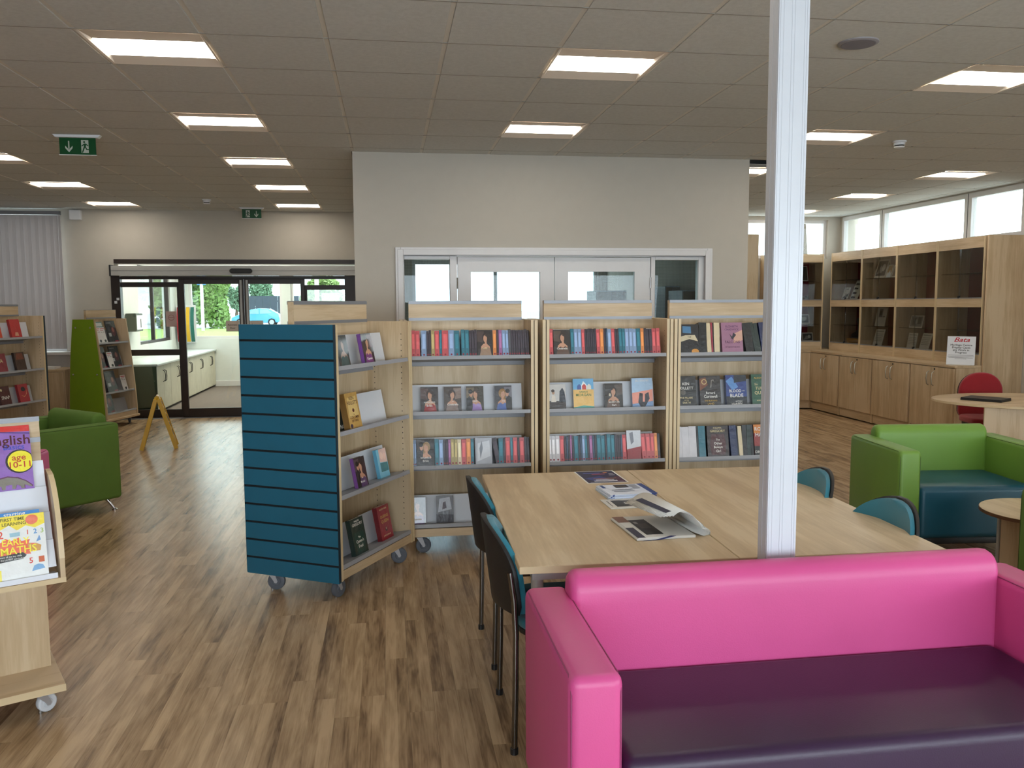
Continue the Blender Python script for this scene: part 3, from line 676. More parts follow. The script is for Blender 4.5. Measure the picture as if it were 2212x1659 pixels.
# ================================================================== MOBILE BOOKCASES
UL, UW, ZB, ZT = .869, .60, .125, 1.507
LIPS = (1.285, .933, .587, .206)
TILT = R(11.3)
SH = Matrix.Rotation(-TILT, 4, 'X')
def bookcase(label, x, y, rz, end_l, end_r, lips=LIPS, holes=True, turn=(5, 160, -20, 200)):
    t = thing('mobile_bookcase', label, 'bookcase', (x, y, 0), rz, None)
    U = Matrix.Translation((x, y, 0)) @ Matrix.Rotation(rz, 4, 'Z')
    l, w = UL/2, UW/2; xi = l-.044
    for s, kind in ((-1, end_l), (1, end_r)):
        a, c = sorted((s*xi, s*(xi+.018)))
        sp = MB().box(a, c, -w, w, ZB, ZT).build('side_panel', maple['z'], t, bevel=.001, seg=1)
        for yy in (-w, w): MB().box(a, c, yy-.0006, yy+.0006, ZB, ZT).build('edge_band', maple_edge, sp)
        if holes and s > 0:
            b = MB()
            for yy in (-w+.05, -.06):
                for k in range(36): b.lathe([(0, 0), (.0035, 0)], 6, M=Matrix.Translation((a-.0006, yy, .24+k*.034)) @ Matrix.Rotation(PI/2, 4, 'Y'))
            h = b.build('peg_hole', gap_black, sp); h['kind'] = 'stuff'
        a, c = sorted((s*(xi+.018), s*(xi+.023))); MB().box(a, c, -w+.006, w-.006, ZB+.004, ZT-.004).build('joint_strip', gap_black, t)
        a, c = sorted((s*(xi+.023), s*l))
        if kind == 'teal':
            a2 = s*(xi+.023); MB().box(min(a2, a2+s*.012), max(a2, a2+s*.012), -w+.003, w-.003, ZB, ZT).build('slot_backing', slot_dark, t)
            zt = ZT; bands = [ZT-.087-.1006*k for k in range(13)]; zz = [ZT]+bands+[ZB-.006]
            for k in range(14):
                z1 = zz[k]-(.006 if k else 0); z0 = zz[k+1]+.006 if k < 13 else zz[k+1]
                MB().box(a, c, -w, w, z0, z1).build('slat', teal_mdf, t, bevel=.0015, seg=1)
            for yy in (-w, w): MB().box(a, c, yy-.0007, yy+.0007, ZB, ZT).build('end_edging', teal_dark, t)
        else:
            MB().box(a, c, -w, w, ZB, ZT).build('end_panel', teal_dark if kind == 'tealedge' else maple_edge, t, bevel=.001, seg=1)
    MB().box(-xi, xi, -.009, .009, ZB, ZT-.004).build('back_panel', maple['z'], t)
    MB().box(-xi, xi, -w+.01, w-.01, ZB, ZB+.02).build('base_board', maple['x'], t)
    for yy in (-w+.006, w-.024): MB().box(-xi, xi, yy, yy+.018, ZB+.002, .178).build('plinth', maple['x'], t)
    hd = MB().box(-.375, .375, -.02, .02, 1.497, 1.628).build('header_board', maple['x'], t)
    for z in (1.62, 1.512):
        for yy in (-.024, .019): MB().box(-.375, .375, yy, yy+.005, z-.008, z+.010).build('header_strip', alu, hd)
    MB().box(-.375, .375, -.02, .02, 1.6285, 1.632).build('header_cap', alu, hd)
    for k, z in enumerate(lips):
        b = MB(); M = Matrix.Translation((0, -w+.008, z)) @ SH; x0 = xi-.002
        b.box(-x0, x0, 0, .262, -.004, 0, 0, M); b.box(-x0, x0, -.002, .004, -.022, .001, 0, M); b.box(-x0, x0, .25, .262, -.03, -.004, 0, M)
        sh = b.build('shelf', shelf_m, t)
        b = MB(); b.box(-x0, x0-.035, .135, .137, .0, .185, 0, M)
        b.build('shelf_back_plate', plate_m, sh)
    for q, (sx, sy) in enumerate(((-1, -1), (-1, 1), (1, -1), (1, 1))): castor(t, sx*(l-.10), sy*(w-.09), .05, rubber, R(turn[q])-rz, ZB)
    return t, U
def slot(U, k, x, y=.012, lips=LIPS, z=0.0005): return U @ Matrix.Translation((0, -UW/2+.008, lips[k])) @ SH @ Matrix.Translation((x, y, z))

# ---- books
def K(c):
    n = 'book_cover_%d_%d_%d' % tuple(c)
    return P(n, c, .34, coat=.9, var=.05, vscale=20, bmp=.45, bscale=24)
def INK(c): return P('lettering_%d_%d_%d' % tuple(c), c, .55, var=0)
pages = P('book_pages', (214, 206, 188), .9, var=.06, vscale=60)
CN = {'W': ((206, 202, 206), 'white'), 'R': ((190, 78, 82), 'coral red'), 'L': ((128, 152, 186), 'light blue'), 'K': ((44, 34, 46), 'dark plum'), 'D': ((36, 60, 84), 'navy'),
      'Y': ((168, 150, 96), 'olive gold'), 'T': ((30, 104, 122), 'teal'), 'O': ((214, 130, 66), 'orange'), 'P': ((150, 92, 140), 'pinkish purple'), 'G': ((70, 70, 76), 'dark grey'),
      'C': ((214, 196, 160), 'cream'), 'N': ((24, 36, 80), 'deep navy'), 'F': ((28, 44, 40), 'black-green'), 'B': ((18, 16, 18), 'black'), 'M': ((150, 40, 60), 'crimson')}
ORD = 'first second third fourth fifth sixth seventh eighth ninth tenth eleventh twelfth thirteenth fourteenth fifteenth sixteenth seventeenth eighteenth nineteenth twentieth'.split()
def ordinal(n): return ORD[n] if n < 20 else ('twenty-'+ORD[n-20] if n < 29 else ('thirtieth' if n == 29 else 'thirty-'+ORD[n-30]))
dot_m = P('spine_roundel_red', (130, 20, 40), .4)
def spine_book(M, t, h, d, c, label, group, sticker=True, lean=0):
    b = MB(); e = .0012
    b.box(-t/2, t/2, 0, .0015, 0, h); b.box(-t/2, -t/2+e, .0015, d, 0, h); b.box(t/2-e, t/2, .0015, d, 0, h); b.box(-t/2+e, t/2-e, .0015, d-.003, .002, h-.003, 1)
    if sticker:
        q = min(t*.38, .006); b.prism([(q*math.cos(a), .012+q*math.sin(a)) for a in [k*PI/4 for k in range(8)]], 'y', -.0004, 0, 2)
        b.box(-t*.28, t*.28, -.0003, 0, h*.30, h*.86, 3)
    o = b.build('paperback', [K(CN[c][0]), pages, dot_m, K(tuple(min(255, int(v*1.18+10)) for v in CN[c][0]))])
    o.matrix_world = M @ Matrix.Rotation(lean, 4, 'Y'); tag(o, label, 'book', group); return o
def poly(cx, cy, rx, ry, n=14, a0=0): return [(cx+rx*math.cos(a0+2*PI*k/n), cy+ry*math.sin(a0+2*PI*k/n)) for k in range(n)]
def romance(bg, hair, skin, dress, flip=False, two=False):
    s = [((bg), [(0, 0), (1, 0), (1, 1), (0, 1)]), (tuple(int(v*1.7+14) for v in bg), [(0, .55), (.4, .5), (.45, .95), (0, .95)])]
    s += [(hair, poly(.55, .70, .22, .19)), (hair, [(.40, .72), (.36, .42), (.5, .36), (.62, .6)])]
    s += [(skin, [(.48, .42), (.62, .42), (.60, .62), (.50, .62)]), (skin, poly(.52, .66, .12, .145)), (skin, [(.25, .36), (.40, .46), (.62, .46), (.80, .36), (.86, .22), (.22, .22)])]
    s += [(dress, [(.14, 0), (.25, .27), (.42, .33), (.54, .27), (.68, .34), (.84, .27), (.92, 0)]), (hair, [(.50, .80), (.72, .76), (.74, .62), (.66, .56), (.64, .72), (.5, .775)])]
    if two: s += [((26, 22, 26), [(.0, 0), (.0, .5), (.18, .62), (.34, .5), (.36, .2), (.3, 0)]), (skin, poly(.27, .70, .10, .13)), ((20, 16, 16), poly(.24, .79, .13, .09))]
    if flip: s = [(c, [(1-p[0], p[1]) for p in pl][::-1]) for c, pl in s]
    return s
def face_book(M, w, h, t, cover, spine, art, texts, label, group, cat='book', name='paperback', lean=0):
    b = MB(); e = .0014
    b.box(-w/2, w/2, 0, e, 0, h); b.box(-w/2, w/2, t-e, t, 0, h); b.box(-w/2, -w/2+e, e, t-e, 0, h, 2); b.box(-w/2+e, w/2-.003, e, t-e, .002, h-.002, 1)
    o = b.build(name, [K(cover), pages, K(spine)]); o.matrix_world = M @ Matrix.Rotation(lean, 4, 'Y'); tag(o, label, cat, group)
    if art:
        b = MB(); mats = []
        for i, (c, pl) in enumerate(art):
            m = K(c)
            if m not in mats: mats.append(m)
            y = -.00006*(i+1)
            p = [(-w/2+min(max(u, 0), 1)*w, v*h) for u, v in pl]
            ar = sum(p[k][0]*p[(k+1) % len(p)][1]-p[(k+1) % len(p)][0]*p[k][1] for k in range(len(p)))
            if ar < 0: p = p[::-1]
            b.add([(q[0], y, q[1]) for q in p], [tuple(range(len(p)))], mats.index(m))
        b.build('cover_picture', mats, o)
    y = -.00006*(len(art or [])+2)
    for tx in texts:
        body, size, zf, c = tx[:4]; sx = tx[4] if len(tx) > 4 else 1; xo = tx[5] if len(tx) > 5 else 0; shear = tx[6] if len(tx) > 6 else 0
        text(body, size, Matrix.Translation((xo*w, y, zf*h)), INK(c), o, sx=sx, shear=shear, depth=.0001)
    return o
WHT, GLD, CRM = (226, 222, 216), (196, 160, 84), (214, 196, 150)
SK = (196, 146, 118)
def row(U, k, spec, x0, x1, place, group, h0=.166, d=.105, sticker=True):
    """spec: tokens <code><width>[/lean]; _ is a gap, F:<n> a face-out book from faces list"""
    toks = [q.split(':') for q in spec.split()]; tot = sum(float(q[1]) for q in toks); sc = (x1-x0)/tot; x = x0; n = 0
    for q in toks:
        w = float(q[1])*sc
        if q[0] == '_': x += w; continue
        n += 1
        if q[0][0] == 'f': q[2](x) if callable(q[2]) else FACES[q[2]](slot(U, k, x+w/2, .012), w-.004)
        else:
            ln = float(q[2])*PI/180 if len(q) > 2 else random.gauss(0, .006)
            hh = h0+random.uniform(-.004, .004)
            M = slot(U, k, x+w/2, .014+random.uniform(0, .004)) 
            if ln: M = M @ Matrix.Translation((-math.sin(ln)*hh/2, 0, abs(math.sin(ln))*w/2))
            spine_book(M, w-.0012, hh, d, q[0], '%s spine, %s book from the left on the %s' % (CN[q[0]][1], ordinal(n-1), place), group, sticker, ln)
        x += w
FACES = {}
def fb(key, w, h, t, cover, spine, art, texts, label, group='face-out paperbacks'):
    FACES[key] = lambda M, ww=None: face_book(M, min(w, ww) if ww else w, h, t, cover, spine, art, texts, label, group)
XB = (.0735+UL/2, .974+UL/2, 1.850+UL/2); YBK = 5.30+UW/2
B1, U1 = bookcase('maple mobile bookcase next to the teal-ended one, mostly romance spines', XB[0], YBK, 0, 'maple', 'maple')
B2, U2 = bookcase('middle maple mobile bookcase behind the reading table', XB[1], YBK, 0, 'maple', 'maple')
B3, U3 = bookcase('maple mobile bookcase partly hidden by the white post', XB[2], YBK, 0, 'maple', 'maple')
AT = R(60.6); axT = Vector((math.cos(AT), math.sin(AT), 0)); wdT = Vector((-math.sin(AT), math.cos(AT), 0))
pT = Vector((-.286, 4.477, 0))+axT*UL/2+wdT*UW/2
T_, UT = bookcase('angled maple mobile bookcase with a teal slatted end panel', pT.x, pT.y, AT, 'teal', 'maple', turn=(55, -8, 8, 30))
AC = R(71); axC = Vector((math.cos(AC), math.sin(AC), 0)); wdC = Vector((-math.sin(AC), math.cos(AC), 0))
pC = Vector((-3.762, 10.008, 0))-axC*UL/2+wdC*UW/2
Cc, UC = bookcase('shadowed maple bookcase with red crime novels at the left edge', pC.x, pC.y, AC, 'maple', 'tealedge')

# faces of bookcase 1
dk = (34, 24, 22)
fb('a1', .112, .166, .02, dk, dk, romance(dk, (40, 24, 18), SK, (150, 120, 96)), [('Lady', .016, .3, CRM)], 'dark romance with a brunette in a cream gown, top shelf beside the teal unit')
fb('a2', .112, .166, .02, (40, 26, 26), dk, romance((44, 30, 28), (46, 26, 20), SK, (150, 26, 30)), [('THE', .008, .47, WHT), ('NARROW\'S', .014, .40, WHT), ('Bride', .018, .27, WHT)], 'romance with a lady in a red dress, leftmost of four on the second shelf')
fb('a3', .112, .166, .02, (58, 46, 42), dk, romance((70, 58, 52), (50, 32, 26), SK, (128, 108, 100), True), [('Cinderella', .017, .3, WHT), ('THE', .008, .42, WHT)], 'greyish romance with a dark-haired woman, second of four on the second shelf')
fb('a4', .112, .166, .02, (40, 34, 30), dk, romance((60, 52, 40), (60, 40, 24), SK, (150, 120, 178), False, True), [('Lady', .018, .42, WHT)], 'romance with a couple, lady in lilac, third of four on the second shelf')
fb('a5', .112, .166, .02, (40, 36, 40), dk, romance((60, 58, 64), (150, 110, 60), SK, (70, 96, 160), True, True), [('The', .014, .4, WHT)], 'romance with a couple, gown blue and white, rightmost of four on the second shelf')
fb('a6', .118, .172, .02, (26, 22, 22), dk, romance((30, 26, 26), (150, 120, 80), SK, (30, 26, 30), False, True), [('Inherited', .018, .3, WHT), ('Bride', .018, .18, WHT)], 'black romance with a blonde and a man, on the third shelf beside the teal unit')
fb('a7', .118, .168, .02, (170, 172, 180), (150, 150, 158), [((170, 172, 180), [(0, 0), (1, 0), (1, 1), (0, 1)]), ((205, 208, 214), [(.1, .1), (.9, .3), (.85, .9), (.15, .8)]), ((120, 124, 134), [(.3, .2), (.45, .6), (.4, .9), (.25, .6)])], [], 'silver-white plastic-wrapped paperback facing out among third-shelf spines')
fb('a8', .112, .172, .02, (34, 24, 30), dk, romance((38, 28, 32), (40, 24, 20), SK, (96, 44, 110)), [('Captain', .018, .18, CRM)], 'dark romance with a purple gown at the left of the bottom shelf')
fb('a9', .112, .176, .02, (120, 122, 128), (100, 100, 110), [((120, 122, 128), [(0, 0), (1, 0), (1, 1), (0, 1)]), ((190, 194, 204), [(.1, .4), (.9, .5), (.8, .95), (.2, .9)]), ((90, 80, 88), [(.35, .5), (.6, .55), (.55, .8), (.4, .75)]), ((60, 54, 60), [(0, 0), (1, 0), (1, .3), (0, .34)])], [], 'silvery plastic-wrapped paperback near the black chair on the bottom shelf')
XI = UL/2-.05
row(U1, 0, 'W:17 R:25 R:28 _:8 L:33 K:14 K:14 Y:22 R:29 T:16 R:40 L:36 T:34 _:9 T:24 T:26 K:16 K:16 K:17 f:100:a1 O:23 K:14 P:22 L:22 L:18 G:16 K:14 K:15 K:14 K:15 K:14 K:15 K:14 K:14', -XI, XI, 'top shelf beside the teal unit', 'romance spines on the top shelf beside the teal unit')
row(U1, 2, 'T:13 L:12 L:12 f:112:a6 T:27 L:27 K:15 K:15 P:16 Y:22 Y:20 C:24 R:30 O:28 T:20 _:6 f:108:a7 _:10 K:30:-9 T:30 K:14 R:30 T:17 R:28 K:14 R:30 K:16 K:16', -XI, XI, 'third shelf beside the teal unit', 'romance spines on the third shelf beside the teal unit')
for x, q in ((-.255, 'a2'), (-.105, 'a3'), (.04, 'a4'), (.225, 'a5')): FACES[q](slot(U1, 1, x, .09))
for x, q in ((-.345, 'a8'), (-.165, 'a9')): FACES[q](slot(U1, 3, x, .09))
# bookcase 2
fb('b1', .118, .162, .02, (36, 26, 22), dk, romance((40, 30, 24), (44, 28, 20), SK, (90, 66, 54)), [('Cinderella', .017, .24, WHT)], 'dark romance facing out at the left of the top shelf in the middle bookcase')
fb('b2', .118, .168, .02, (52, 42, 40), dk, [((206, 202, 198), [(0, .3), (1, .3), (1, 1), (0, 1)]), ((52, 40, 38), [(0, 0), (1, 0), (1, .34), (0, .34)]), ((40, 44, 56), [(.62, .3), (.66, .72), (.82, .86), (.94, .7), (1, .3)]), ((190, 150, 120), poly(.3, .68, .08, .09)), ((60, 40, 30), poly(.28, .74, .1, .06)), ((226, 214, 200), [(.16, .3), (.22, .56), (.4, .56), (.46, .3)])], [], 'white and brown romance with a couple, leftmost on the second shelf of the middle bookcase')
fb('b3', .138, .202, .024, (226, 196, 110), (120, 170, 200), [((110, 176, 220), [(0, .62), (1, .62), (1, 1), (0, 1)]), ((240, 244, 246), [(.3, .62), (.5, .92), (.66, .8), (.8, .62)]), ((236, 190, 110), [(0, 0), (1, 0), (1, .64), (0, .64)]), ((60, 90, 160), [(.2, .64), (.2, .76), (.3, .83), (.4, .76), (.4, .64)]), ((206, 70, 60), [(.44, .64), (.44, .76), (.54, .83), (.64, .76), (.64, .64)]), ((230, 226, 214), [(.68, .64), (.68, .76), (.78, .83), (.88, .76), (.88, .64)]), ((90, 170, 160), [(0, 0), (1, 0), (1, .08), (.5, .12), (0, .06)])], [('SARAH', .018, .56, (90, 130, 90)), ('MORGAN', .024, .46, (90, 130, 90))], 'bright yellow and blue beach-house paperback on the second shelf of the middle bookcase')
fb('b4', .122, .166, .022, (34, 26, 26), (60, 58, 60), romance((44, 36, 32), (34, 22, 18), SK, (96, 70, 56), True)+[((200, 190, 170), poly(.28, .55, .07, .07, 5))], [('MARRY AN', .015, .25, WHT), ('Earl', .018, .13, WHT)], 'dark romance with a star-shaped highlight, third on the second shelf of the middle bookcase')  # pale five-sided patch paints a glint on the cover
fb('b5', .142, .198, .026, (170, 190, 214), (120, 150, 190), [((168, 196, 224), [(0, .4), (1, .4), (1, 1), (0, 1)]), ((232, 150, 130), [(0, .12), (1, .2), (1, .62), (0, .5)]), ((120, 150, 190), [(0, 0), (1, 0), (1, .22), (0, .13)]), ((34, 30, 40), [(.28, .18), (.36, .5), (.52, .48), (.5, .2), (.6, .2), (.62, .46), (.8, .52), (.84, .3), (.6, .02), (.4, .02)])], [('JILL SHALVIS', .017, .91, WHT)], 'blue and pink sunset paperback, rightmost on the second shelf of the middle bookcase')
fb('b6', .13, .19, .02, (150, 40, 46), (150, 40, 46), [((206, 208, 214), [(0, .3), (1, .42), (1, 1), (0, 1)]), ((150, 36, 44), [(0, 0), (1, 0), (1, .44), (0, .34)]), ((128, 130, 140), [(.3, .5), (.5, .6), (.45, .95), (.2, .9)])], [], 'white and dark red plastic-wrapped paperback among third-shelf spines in the middle bookcase')
row(U2, 0, 'R:34 f:148:b1 T:30 L:32 L:32 R:28 K:17 K:17 K:16 K:17 K:16 K:17 R:32 O:32 K:18 D:16 L:32 R:32 K:17 K:17 T:28 T:26 L:34 L:32 L:33 T:36 O:30 K:23 K:23 K:26 R:34 R:36 _:36', -XI, XI, 'top shelf of the middle bookcase', 'romance spines on the top shelf of the middle bookcase')
row(U2, 2, 'W:20 W:32 W:36 R:37 K:17 D:16 K:16 P:16 K:17 T:35 K:16 D:16 L:24 T:20 K:18 P:26 D:18 K:18 T:35 T:35 K:14 T:34 T:32 K:17 K:16 K:17 D:16 R:34 f:126:b6 R:40:-3 R:40:-2 R:32 O:28 K:22 _:24', -XI, XI, 'third shelf of the middle bookcase', 'romance spines on the third shelf of the middle bookcase')
for x, q in ((-.32, 'b2'), (-.14, 'b3'), (.065, 'b4'), (.262, 'b5')): FACES[q](slot(U2, 1, x, .085))
# bookcase 3
fb('c1', .13, .19, .022, (24, 22, 24), dk, [((24, 22, 24), [(0, 0), (1, 0), (1, 1), (0, 1)]), ((70, 120, 160), [(.15, .7), (.6, .68), (.6, .92), (.15, .94)]), ((206, 192, 160), [(0, .38), (.5, .48), (.95, .40), (.8, .62), (.3, .62), (0, .56)]), ((206, 140, 50), poly(.78, .04, .2, .1))], [('THE', .014, .55, (40, 34, 30))], 'black plastic-wrapped paperback with a blue square, left end of the top shelf behind the post')
fb('c2', .146, .20, .024, (150, 104, 132), (120, 80, 110), [((156, 108, 134), [(0, 0), (1, 0), (1, 1), (0, 1)]), ((206, 160, 140), [(.55, .3), (1, .4), (1, .75), (.6, .62)]), ((44, 40, 52), [(.38, .62), (.5, .52), (.56, .66), (.7, .58), (.58, .48), (.5, .42), (.44, .5)])], [('ELIZABETH', .018, .86, (90, 50, 90)), ('CHADWICK', .018, .76, (90, 50, 90)), ('THE', .013, .44, (80, 40, 70)), ('FALCONS', .024, .34, (80, 40, 70)), ('OF MONTABARD', .013, .17, (80, 40, 70))], 'dusky purple paperback with a bird, facing out on the top shelf behind the post')
fb('c3', .142, .204, .03, (26, 22, 22), dk, [((26, 22, 22), [(0, 0), (1, 0), (1, 1), (0, 1)]), ((90, 84, 76), poly(.36, .46, .12, .09))], [('KEN', .026, .74, WHT), ('FOLLETT', .026, .60, WHT), ('THE PILLARS', .016, .28, CRM), ('OF THE', .009, .20, CRM), ('EARTH', .018, .12, CRM)], 'black paperback with cream lettering, leftmost on the second shelf behind the post')
fb('c4', .146, .204, .03, (38, 28, 26), dk, [((40, 30, 28), [(0, 0), (1, 0), (1, 1), (0, 1)]), ((120, 66, 40), [(.0, .5), (.4, .7), (.3, .95), (0, .9)]), ((130, 124, 116), [(.5, .6), (.56, .86), (.68, .88), (.72, .76), (.66, .84), (.6, .82), (.56, .62)])]+[((206, 176, 110), [(.22+.13*math.cos(t0), .80+.09*math.sin(t0)), (.22+.13*math.cos(t1), .80+.09*math.sin(t1)), (.22+.095*math.cos(t1), .80+.066*math.sin(t1)), (.22+.095*math.cos(t0), .80+.066*math.sin(t0))]) for t0, t1 in [(2*PI*k/14, 2*PI*(k+1)/14) for k in range(14)]], [('Bernard', .022, .43, WHT, .9), ('Cornwell', .028, .31, WHT, .9), ('THE BURNING', .014, .17, GLD), ('LAND', .018, .07, GLD)], 'brown-black paperback with a gold ring, second on the second shelf behind the post')
fb('c5', .146, .206, .03, (30, 50, 110), (24, 40, 90), [((36, 60, 130), [(0, 0), (1, 0), (1, 1), (0, 1)]), ((90, 140, 200), [(0, .8), (.3, .95), (.6, .6), (.3, .5)]), ((20, 26, 40), [(.4, .74), (1, .8), (1, 1), (.4, 1)]), ((16, 18, 30), [(0, 0), (1, 0), (1, .28), (0, .3)])], [('BLOOD', .027, .47, WHT, .95, -.06), ('AND', .009, .47, WHT, 1, .34), ('BLADE', .034, .32, WHT, .95), ('MATTHEW', .010, .13, WHT, 1, .1), ('HARFFY', .022, .04, WHT)], 'blue paperback with big white lettering, third on the second shelf behind the post')
fb('c6', .15, .208, .03, (26, 74, 50), (20, 54, 40), [((28, 80, 54), [(0, 0), (1, 0), (1, 1), (0, 1)]), ((150, 120, 120), poly(.62, .74, .09, .09))], [('ALISON WEIR', .018, .88, GLD), ('Six', .02, .67, CRM, 1, -.28), ('TUDOR', .028, .54, CRM), ('QUEENS', .030, .39, CRM), ('ANNE BOLEYN', .013, .14, CRM)], 'green paperback with ornate lettering, rightmost on the second shelf behind the post')
fb('c7', .15, .206, .03, (42, 26, 26), dk, [((44, 28, 28), [(0, 0), (1, 0), (1, 1), (0, 1)]), ((72, 26, 28), [(.18, .05), (.82, .05), (.88, .4), (.8, .72), (.2, .72), (.12, .4)])], [('PHILIPPA', .015, .92, CRM), ('GREGORY', .023, .82, CRM), ('The', .018, .54, WHT), ('Other', .023, .42, WHT), ('Boleyn', .023, .30, WHT), ('Girl', .023, .17, WHT)], 'dark maroon paperback with white lettering, facing out on the third shelf behind the post')
fb('c8', .15, .206, .03, (120, 36, 26), (90, 26, 24), [((206, 120, 40), [(0, .6), (1, .5), (1, 1), (0, 1)]), ((136, 34, 28), [(0, .22), (1, .22), (1, .66), (0, .72)]), ((20, 16, 18), [(0, 0), (1, 0), (1, .26), (0, .3)])], [('ROBERT', .034, .85, WHT), ('HARRIS', .036, .66, WHT), ('DICTATOR', .026, .1, WHT)], 'orange and black paperback cut off by the white post on the third shelf')
row(U3, 0, 'f:150:c1 B:62:2 C:34 M:14 B:10 C:46:2 f:192:c2 B:66:-6 F:26:-8 F:30:-7 _:8 N:44:-4 B:26:-3 F:34:-3 W:44:-2 M:30 N:30 K:28', -XI, XI, 'top shelf behind the white post', 'spines on the top shelf behind the white post', .198, .125, False)
row(U3, 2, 'W:34 W:60 W:66 B:16 T:60 f:215:c7 N:62:-2 B:10 C:36:-2 B:40 F:34 B:26 f:175:c8 N:40 M:40 K:40', -XI, XI, 'third shelf behind the white post', 'spines on the third shelf behind the white post', .204, .125, False)
for x, q in ((-.315, 'c3'), (-.145, 'c4'), (.04, 'c5'), (.225, 'c6')): FACES[q](slot(U3, 1, x, .07))
# teal-ended unit
fb('d1', .106, .168, .02, (22, 24, 26), (150, 150, 160), romance((24, 28, 30), (24, 18, 16), (150, 120, 104), (36, 70, 74)), [], 'dark romance next to the teal end panel on the top shelf of the angled bookcase')
fb('d2', .112, .172, .026, (44, 26, 40), (110, 60, 140), romance((44, 26, 30), (40, 24, 18), SK, (120, 60, 120), True), [('Captain', .019, .15, WHT)], 'purple-edged romance with a dark-haired lady on the top shelf of the angled bookcase')
fb('d3', .126, .198, .04, (176, 136, 70), (150, 110, 56), [((186, 146, 78), [(0, 0), (1, 0), (1, 1), (0, 1)]), ((214, 182, 116), [(.1, .3), (.9, .35), (.86, .9), (.14, .86)]), ((90, 40, 30), poly(.5, .50, .09, .06, 6)), ((40, 26, 60), poly(.16, .07, .1, .06))], [('KEN', .026, .84, (70, 34, 24)), ('FOLLETT', .028, .71, (70, 34, 24), .95), ('A', .012, .38, (70, 34, 24)), ('COLUMN', .022, .30, (70, 34, 24)), ('OF FIRE', .020, .2, (70, 34, 24))], 'gold paperback with dark lettering on the second shelf of the angled bookcase')
fb('d4', .12, .196, .03, (24, 30, 26), dk, [((30, 36, 32), [(0, 0), (1, 0), (1, 1), (0, 1)])], [('NG', .03, .1, WHT, 1, .25)], 'black-green paperback beside the teal end panel on the second shelf')
fb('d5', .112, .17, .026, (34, 26, 30), (120, 66, 140), romance((40, 30, 34), (44, 28, 24), SK, (96, 70, 110), False, True), [('THE', .008, .3, WHT), ('Model', .018, .17, WHT)], 'purple-spined romance with a couple on the third shelf of the angled bookcase')
fb('d6', .112, .172, .024, (110, 180, 206), (90, 160, 190), [((120, 190, 214), [(0, 0), (1, 0), (1, 1), (0, 1)]), ((226, 190, 180), [(.22, .55), (.96, .5), (1, 1), (.24, 1)]), ((240, 206, 190), poly(.45, .76, .16, .13)), ((236, 196, 182), poly(.74, .72, .15, .12)), ((40, 120, 130), [(.2, .2), (.95, .2), (.95, .5), (.2, .52)])], [], 'light blue paperback with two babies on the third shelf of the angled bookcase')
fb('d7', .136, .204, .03, (18, 42, 38), (30, 50, 46), [((20, 46, 42), [(0, 0), (1, 0), (1, 1), (0, 1)]), ((16, 60, 54), [(.2, .05), (.8, .05), (.86, .6), (.14, .62)])], [('PHILIPPA', .014, .92, WHT), ('GREGORY', .023, .83, WHT), ('The', .016, .47, WHT), ('Queen\'s', .024, .36, WHT), ('Fool', .027, .22, WHT)], 'dark green paperback with white lettering on the bottom shelf of the angled bookcase')
fb('d8', .136, .204, .032, (138, 26, 36), (110, 20, 30), [((146, 28, 40), [(0, 0), (1, 0), (1, 1), (0, 1)]), ((40, 20, 24), poly(.5, .3, .08, .07)), ((190, 150, 120), poly(.5, .32, .04, .04))], [('ALISON WEIR', .014, .90, CRM), ('QUEEN\'S', .024, .68, GLD), ('QUEEN', .026, .54, GLD), ('JANE SEYMOUR', .012, .12, CRM)], 'red and gold paperback on the bottom shelf of the angled bookcase')
for k, x, q, y in ((0, -.275, 'd1', .02), (0, .02, 'd2', .04), (1, -.155, 'd3', .035), (2, -.10, 'd5', .03), (2, .20, 'd6', .06), (3, -.13, 'd7', .03), (3, .20, 'd8', .05)): FACES[q](slot(UT, k, x, y))
FACES['d4'](slot(UT, 1, -.24, .088))
# shadowed crime unit at the left
fb('e1', .13, .20, .03, (190, 60, 36), (170, 50, 30), [((196, 66, 38), [(0, 0), (1, 0), (1, 1), (0, 1)]), ((220, 150, 120), [(0, .1), (.6, .2), (.5, .5), (0, .4)])], [], 'orange-red novel cut off by the left edge on the top shelf')
fb('e2', .14, .204, .03, (170, 30, 34), (150, 24, 30), [((176, 32, 36), [(0, 0), (1, 0), (1, 1), (0, 1)]), ((206, 150, 120), [(.3, .12), (.7, .12), (.66, .3), (.4, .32)])], [], 'bright red crime novel on the top shelf of the shadowed bookcase')
fb('e3', .13, .20, .03, (130, 40, 56), (110, 30, 40), [((136, 42, 58), [(0, 0), (1, 0), (1, 1), (0, 1)])], [('A', .06, .6, CRM)], 'dusky pink crime novel at the left edge of the second shelf')
fb('e4', .14, .20, .03, (58, 34, 28), (40, 24, 20), [((62, 36, 28), [(0, 0), (1, 0), (1, 1), (0, 1)]), ((120, 56, 34), [(.1, .6), (.9, .6), (.8, .95), (.2, .95)])], [], 'brown crime novel on the second shelf of the shadowed bookcase')
fb('e5', .14, .20, .03, (72, 18, 24), (60, 16, 20), [((76, 18, 26), [(0, 0), (1, 0), (1, 1), (0, 1)]), ((206, 190, 150), poly(.2, .8, .1, .07))], [('SNAP', .05, .38, WHT, .9)], 'dark red novel with large white lettering on the third shelf of the shadowed bookcase')
fb('e6', .14, .20, .03, (168, 36, 50), (140, 30, 40), [((172, 38, 54), [(0, 0), (1, 0), (1, 1), (0, 1)]), ((34, 28, 40), poly(.5, .72, .22, .13)), ((220, 150, 110), [(.2, .4), (.5, .28), (.8, .45), (.86, .7), (.7, .42), (.5, .34)])], [], 'pinkish red novel with a dark oval on the third shelf of the shadowed bookcase')
